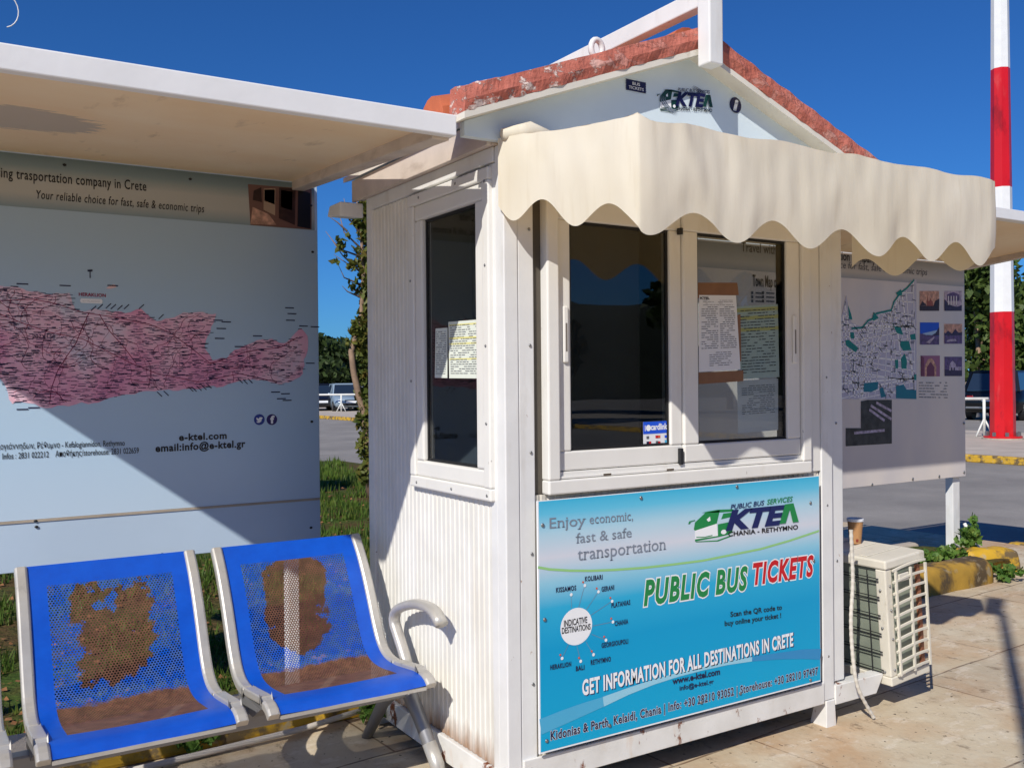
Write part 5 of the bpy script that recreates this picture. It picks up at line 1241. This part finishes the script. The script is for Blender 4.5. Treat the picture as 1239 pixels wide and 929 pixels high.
# slim half dry conifer behind the kiosk
tp = at(441, 602, 2, -.03); slim = thing('conifer_tree', 'slim half dry conifer with a bent pale trunk just behind the kiosk', 'tree', tp[:])
def cpx(px, py): return at(px, py, 1, tp.y)
M_ = MB(); tr_ = [cpx(448, 604), cpx(446, 540), cpx(441, 500), cpx(434, 478), cpx(428, 450), cpx(425, 425), cpx(430, 410), cpx(437, 385), cpx(440, 330), cpx(436, 270), cpx(431, 240)]
M_.tube(tr_, [.06, .055, .05, .045, .042, .04, .036, .032, .026, .018, .008], 9)
for (a, b, c) in (((437, 330), (418, 308), (400, 288)), ((438, 345), (420, 335), (410, 322)), ((436, 300), (420, 280), (408, 250)), ((434, 280), (425, 262), (416, 240)), ((437, 360), (424, 352), (414, 346)), ((435, 310), (414, 300), (394, 280)), ((420, 280), (412, 268), (398, 262)), ((436, 320), (424, 318), (404, 308))):
    M_.tube([cpx(*a), cpx(*b)+Vector((0, .1, 0)), cpx(*c)], [.016, .008, .003], 5)
M_.build('trunk', m_bark, slim, smooth=True)
cs, rs = [], []
for (px, py, r) in ((446, 250, .16), (440, 268, .14), (448, 285, .18), (441, 312, .13), (447, 330, .16), (444, 352, .15), (449, 380, .18), (440, 396, .16), (434, 408, .13), (447, 420, .2), (445, 450, .17), (448, 480, .2), (445, 510, .17), (449, 540, .2), (446, 570, .16), (430, 300, .05), (418, 306, .04), (426, 262, .05), (424, 330, .04), (421, 414, .06), (412, 296, .09), (406, 316, .05), (427, 322, .08), (428, 345, .08), (432, 268, .09), (420, 286, .05), (434, 425, .10), (430, 398, .10), (460, 430, .3), (462, 360, .3), (462, 290, .25), (462, 500, .3)):
    p = cpx(px, py); cs.append(tuple(p)); rs.append((r, r, r*1.2))
M_ = MB(); leaves(M_, cs, rs, 12000, .055, 5, hollow=.0); M_.build('crown', m_leafmix, slim, fix=False)
# leafy tip over the left shelter roof
fp = gp(-10, 9.0); tree('garden_tree', 'leafy tree with only its tip showing over the left shelter roof', 'tree', (fp.x-.30, fp.y, 0), 5.05, (.62, 2.2), 4200, .09, m_leaf, 91, .06)
M_ = MB(); c0 = at(3, 12, 1, 4.0); M_.tube([(c0.x+.09*math.cos(t), 4.0, c0.z+.11*math.sin(t)) for t in np.linspace(-1.3, 3.4, 18)]+[(c0.x-.3, 4.0, c0.z-.2), (c0.x-.5, 4.0, 0)], .004, 6); tag(M_.build('wire_loop', m_polewhite, None, smooth=True), 'thin bent white wire loop above the left shelter roof', 'wire')
# street lamp just outside the photo: its post throws the long thin shadow on the slabs
sx_, sy_ = -1.30, -2.815
lamp = thing('street_lamp', 'tall thin street lamp just outside the photo that shades the slabs', 'street lamp', (sx_, sy_, 0))
M_ = MB(); M_.tube([(sx_, sy_, 0), (sx_, sy_, 3), (sx_, sy_, 5.25)], [.036, .032, .028], 12); M_.build('post', m_tubegrey, lamp, smooth=True)
M_ = MB(); M_.tube([(sx_, sy_, 0), (sx_, sy_, .25)], .09, 12); M_.build('base_sleeve', m_tubegrey, lamp)
M_ = MB(); M_.hexa([(sx_-.08, sy_-.06, 5.25), (sx_+.3, sy_+.14, 5.31), (sx_+.24, sy_+.26, 5.31), (sx_-.14, sy_+.06, 5.25)], [(sx_-.07, sy_-.05, 5.33), (sx_+.28, sy_+.14, 5.36), (sx_+.23, sy_+.24, 5.36), (sx_-.13, sy_+.05, 5.33)]); M_.build('lamp_head', m_tubegrey, lamp, bevel=.02)
# grass and weeds
M_ = MB(); r = np.random.default_rng(2); n = 0
for k in range(60000):
    y = 1.5+13*r.random()**1.8; x = r.uniform(-3.2, 2.6+.24*max(0, y-4))
    if noise.noise((x*1.4, y*1.4, 2))+.25*noise.noise((x*6, y*6, 1)) < -.08: continue
    h = r.uniform(.025, .075)*(1+.08*y); a = r.uniform(0, 5.33); wd_ = .004*(1+.25*y); lx, ly = r.normal(0, .02, 2)
    b = len(M_.v); M_.v += [(x-wd_*math.cos(a), y-wd_*math.sin(a), -.03), (x+wd_*math.cos(a), y+wd_*math.sin(a), -.03), (x+lx, y+ly, -.03+h)]; M_.f.append((b, b+1, b+2))
o = M_.build('grass', m_grass, None, fix=False); o['kind'] = 'stuff'
M_ = MB()
for k in range(2600):
    y = 1.5+9*r.random()**1.5; x = r.uniform(-3.0, 2.4+.2*max(0, y-4)); a = r.uniform(0, 5.33); s = r.uniform(.012, .03)*(1+.06*y); z = -.02+r.uniform(0, .015)
    M_.add([(x, y, z), (x+s*math.cos(a), y+s*math.sin(a), z+r.uniform(0, .02)), (x+s*1.3*math.cos(a+.6), y+s*1.3*math.sin(a+.6), z+.004), (x+s*math.cos(a+1.3), y+s*math.sin(a+1.3), z)], [(0, 1, 2, 3)])
o = M_.build('fallen_leaves', m_dry, None, fix=False); o['kind'] = 'stuff'
def weed(c, rad, h, n, leaf, lab, seed, name='weed_plant', group=None):
    t = thing(name, lab, 'plant', c, group); C_ = Vector(c); rr = random.Random(seed); cs, rs = [], []; S = MB()
    for k in range(7):
        a = rr.uniform(0, 5.33); q = rr.uniform(.1, 1)*rad; e = C_+Vector((q*math.cos(a), q*math.sin(a), h*rr.uniform(.45, 1)))
        S.tube([C_, C_.lerp(e, .5)+Vector((0, 0, h*.12)), e], [.005, .004, .002], 5); cs.append(tuple(C_.lerp(e, .8))); rs.append((rad*.45, rad*.45, h*.32))
    S.build('stem', m_weed, t); M_ = MB(); leaves(M_, cs, rs, n, leaf, seed, hollow=.05, elong=1.3); M_.build('leaves', m_weed, t, fix=False); return t
def wp(px, py, y): p = at(px, py, 1, y); return (p.x, y, p.z)
weed((at(1172, 662, 1, 1.66).x, 1.66, .10), .13, .22, 230, .042, 'bushy green weed round the foot of the map board post', 1)
weed((at(1150, 668, 1, 1.60).x, 1.60, .10), .11, .11, 170, .036, 'low green weed left of the map board post', 2)
weed((at(1120, 672, 1, 1.58).x, 1.58, .10), .17, .10, 240, .035, 'flat yellowish weed in the bed behind the air conditioner', 3)
weed((at(1134, 670, 1, 1.62).x, 1.62, .10), .12, .09, 160, .035, 'small weed in the middle of the raised bed', 4)
weed((at(1218, 702, 2, 0).x, at(1218, 702, 2, 0).y, 0), .13, .10, 170, .035, 'low weed at the foot of the broken yellow kerb stone', 5)
weed((at(1181, 640, 1, 1.7).x, 1.72, .10), .05, .34, 40, .035, 'tall thin flowering weed stem by the stay rod', 6)
for i, (px, py, lab) in enumerate(((448, 878, 'dark leafy weed against the kiosk base behind the bench leg'), (250, 905, 'small weed growing by the kerb under the left seat'), (230, 912, 'tiny weed beside the pale pipe under the bench'))):
    p = at(px, py, 2, 0); weed((p.x, max(p.y, .95), 0), .07 if i else .12, .10 if i else .17, 70 if i else 180, .035, lab, 20+i)

# ------------------------------------------------------------------ pole, rails, cars beyond the road
pb = at(1213.5, 531, 2, 0); pole = thing('striped_pole', 'tall octagonal pole painted in red and white bands', 'pole', pb[:])
fwd = (pb-CAM).dot(_f); pxm = fwd/FPX
def zpx(py): return CAM.z+(462-py)*pxm-.0
bands = [(530, 385, m_polered), (385, 235, m_polewhite), (235, 92, m_polered), (92, -60, m_polewhite), (-60, -210, m_polered), (-210, -360, m_polewhite)]
for (a, b, mt) in bands:
    r0 = pxm*(14.3-.0085*(530-a)); r1 = pxm*(14.3-.0085*(530-b)); M_ = MB(); vs = []
    for (z, rr) in ((zpx(a) if a < 530 else .07, r0), (zpx(b), r1)):
        for k in range(8): t = math.pi/8+k*math.pi/4+.25; vs.append((pb.x+rr*math.cos(t), pb.y+rr*math.sin(t), z))
    M_.add(vs, [(k, (k+1) % 8, 8+(k+1) % 8, 8+k) for k in range(8)]+[tuple(range(8)), tuple(range(15, 7, -1))]); M_.build('red_band' if mt is m_polered else 'white_band', mt, pole)
M_ = MB(); M_.tube([(pb.x, pb.y, .03), (pb.x, pb.y, .075)], .42, 20); M_.build('base_flange', m_polered, pole)
M_ = MB(); M_.tube([(pb.x, pb.y, -.05), (pb.x, pb.y, .03)], .46, 20); M_.build('concrete_footing', m_kerbtop, pole)
for k in range(8):
    t = k*math.pi/4; M_ = MB(); M_.tube([(pb.x+.36*math.cos(t), pb.y+.36*math.sin(t), .076), (pb.x+.36*math.cos(t), pb.y+.36*math.sin(t), .17)], .045, 6); M_.build('anchor_bolt', m_steel, pole)
def rail(name, lab, pts, z, postx, r_=.04):
    t = thing(name, lab, 'railing', (pts[0][0], pts[0][1], 0)); M_ = MB(); M_.tube([(x, y, z) for x, y in pts], r_, 8); M_.build('top_bar', m_bollard, t, smooth=True)
    for (x, y) in postx:
        M_ = MB(); M_.tube([(x, y, 0), (x, y, z)], r_*.9, 8)
        M_.tube([(x-.22, y+.08, 0), (x-.02, y, .42)], r_*.6, 6); M_.tube([(x+.2, y-.12, 0), (x+.02, y, .42)], r_*.6, 6); M_.build('post', m_bollard, t, smooth=True)
a = at(1191, 528, 2, 0); rail('pipe_railing', 'low white pipe railing ending beside the striped pole', [(a.x-2.6, a.y+2.9), (a.x+.5, a.y-.15)], .93, [(a.x, a.y), (a.x-2.3, a.y+2.6)])
a = at(413, 498, 2, 0); d_ = Vector((RT.x, RT.y)); rail('pipe_railing', 'long white pipe railing in front of the parked cars', [(a.x-d_.x*8, a.y-d_.y*8), (a.x+d_.x*9, a.y+d_.y*9)], .86, [(a.x+d_.x*k, a.y+d_.y*k) for k in (-6, -3, 0, 3, 6)], .045)

def car(name, lab, loc, heading, paint, L=3.8, W=1.68, H=1.5, suv=False, front=True):
    t = thing(name, lab, 'car', loc, 'cars in the parking lot', local=True); t.rotation_euler = (0, 0, heading)
    hl = L/2; b0 = .30; belt = H*.60
    # body shell: cross-sections along the length (x), front at +x
    sec = [(-hl, .42, belt*.86, .86), (-hl+.12, b0, belt*.97, .95), (-hl*.55, b0-.06, belt, 1.0), (0, b0-.08, belt, 1.0), (hl*.45, b0-.06, belt*.98, 1.0), (hl*.72, b0-.02, belt*.88, .98), (hl-.14, b0, belt*.78, .92), (hl, .40, belt*.66, .78)]
    def ring(x, z0, z1, k):
        w2 = W/2*k; zm = z0+(z1-z0)*.55
        return [(x, -w2*.90, z0), (x, -w2, z0+.12), (x, -w2, zm), (x, -w2*.93, z1), (x, 0, z1+.03), (x, w2*.93, z1), (x, w2, zm), (x, w2, z0+.12), (x, w2*.90, z0)]
    M_ = MB(); vs = [];
    for s in sec: vs += ring(*s)
    n = 9; M_.add(vs, [(i*n+k, i*n+(k+1) % n, (i+1)*n+(k+1) % n, (i+1)*n+k) for i in range(len(sec)-1) for k in range(n)]+[tuple(range(n)), tuple((len(sec)-1)*n+k for k in range(n))])
    M_.build('body', paint, t, smooth=True)
    xf, xr_ = hl*.42, -hl*(.92 if suv else .80); rf, rr = hl*.12, -hl*(.78 if suv else .55)
    def cab(M_, i, z0, z1, tf=1.):
        wb, wt = W/2*.92-i, W/2*.74-i
        M_.hexa([(xf-i, -wb, z0), (xf-i, wb, z0), (xr_+i, wb, z0), (xr_+i, -wb, z0)], [(rf-i, -wt, z1), (rf-i, wt, z1), (rr+i, wt, z1), (rr+i, -wt, z1)])
    M_ = MB(); cab(M_, 0, belt*.97, H-.06); gh = M_.build('cabin_glass', m_carglass, t, bevel=.05)
    M_ = MB(); wt = W/2*.76; M_.hexa([(rf+.06, -wt, H-.075), (rf+.06, wt, H-.075), (rr-.06, wt, H-.075), (rr-.06, -wt, H-.075)], [(rf-.05, -wt*.9, H), (rf-.05, wt*.9, H), (rr+.05, wt*.9, H), (rr+.05, -wt*.9, H)]); M_.build('roof', paint, t, bevel=.03)
    for s in (-1, 1):
        for p_, q_, w_, h_ in (((xf, s*W/2*.915, belt*.97), (rf, s*W/2*.75, H-.05), .07, .05), ((xr_, s*W/2*.915, belt*.97), (rr, s*W/2*.75, H-.05), .10, .06), ((-.1, s*W/2*.925, belt*.97), (-.1, s*W/2*.755, H-.05), .06, .08)):
            M_ = MB(); M_.bar(p_, q_, w_, h_); M_.build('pillar', paint, t)
    for sx in (-1, 1):
        for s in (-1, 1):
            x = sx*hl*.62; M_ = MB(); R0 = .34 if suv else .30; M_.tube([(x, s*(W/2-.20), R0), (x, s*(W/2+.01), R0)], R0, 20); wh = M_.build('wheel', m_dark, t)
            M_ = MB(); M_.tube([(x, s*(W/2+.005), R0), (x, s*(W/2+.022), R0)], R0*.62, 16); M_.build('rim', m_steel, wh)
    for s in (-1, 1):
        M_ = MB(); M_.ball((hl-.14, s*W/2*.66, belt*.66), (.13, .17, .10), 12, 8); M_.build('headlight', flat('headlight lens', rgb(220, 226, 232), .08, var=.05, spec=.8), t, smooth=True)
        M_ = MB(); M_.box(-hl-.004, -hl+.10, s*W/2*.70-.14, s*W/2*.70+.10, belt*.72, belt*.84); M_.build('tail_light', ink('tail light red', 130, 10, 16, rough=.15), t, bevel=.02)
        M_ = MB(); M_.ball((xf-.18, s*(W/2+.09), belt+.05), (.07, .10, .07), 10, 6); M_.build('mirror', paint, t, smooth=True)
    M_ = MB(); M_.box(hl-.05, hl+.015, -W*.30, W*.30, .36, .50); M_.build('grille', m_dark, t, bevel=.03)
    M_ = MB(); M_.box(hl-.02, hl+.02, -W*.20, W*.20, .60, .66); M_.build('grille', m_dark, t, bevel=.02)
    M_ = MB(); M_.box(hl+.016, hl+.03, -.26, .26, .50, .61); M_.build('number_plate', i_white, t)
    M_ = MB(); M_.box(-hl-.03, -hl-.002, -.26, .26, belt*.70-.06, belt*.70+.06); M_.build('number_plate', i_white, t)
    M_ = MB(); M_.box(-hl-.02, -hl+.06, -W*.42, W*.42, .42, .50); M_.build('rear_bumper', m_steel if suv else m_dark, t, bevel=.02)
    return t
def paint(nm, *c): return flat(nm, rgb(*c), .22, .25, var=.03, spec=.7, obj=True)
toC = lambda p: math.atan2(CAM.y-p.y, CAM.x-p.x)
p = gp(418, 50); car('parked_car', 'pale silver blue small car facing the road behind the railing', (p.x, p.y, -.08), toC(p)+.15, paint('pale blue car paint', 150, 170, 186))
p = gp(386, 51); car('parked_car', 'dark small car half hidden by the island map board', (p.x, p.y, -.08), toC(p)+.1, paint('black blue car paint', 26, 28, 38))
p = gp(443, 52); car('parked_car', 'silver car half hidden behind the slim conifer trunk', (p.x, p.y, -.08), toC(p)+.15, paint('silver car paint', 176, 178, 182), H=1.36)
p = gp(1219, 35); car('parked_suv', 'black car parked behind the striped pole', (p.x, p.y, -.08), toC(p)+math.pi-.25, paint('black car paint', 16, 17, 20), L=4.5, W=1.92, H=1.78, suv=True)
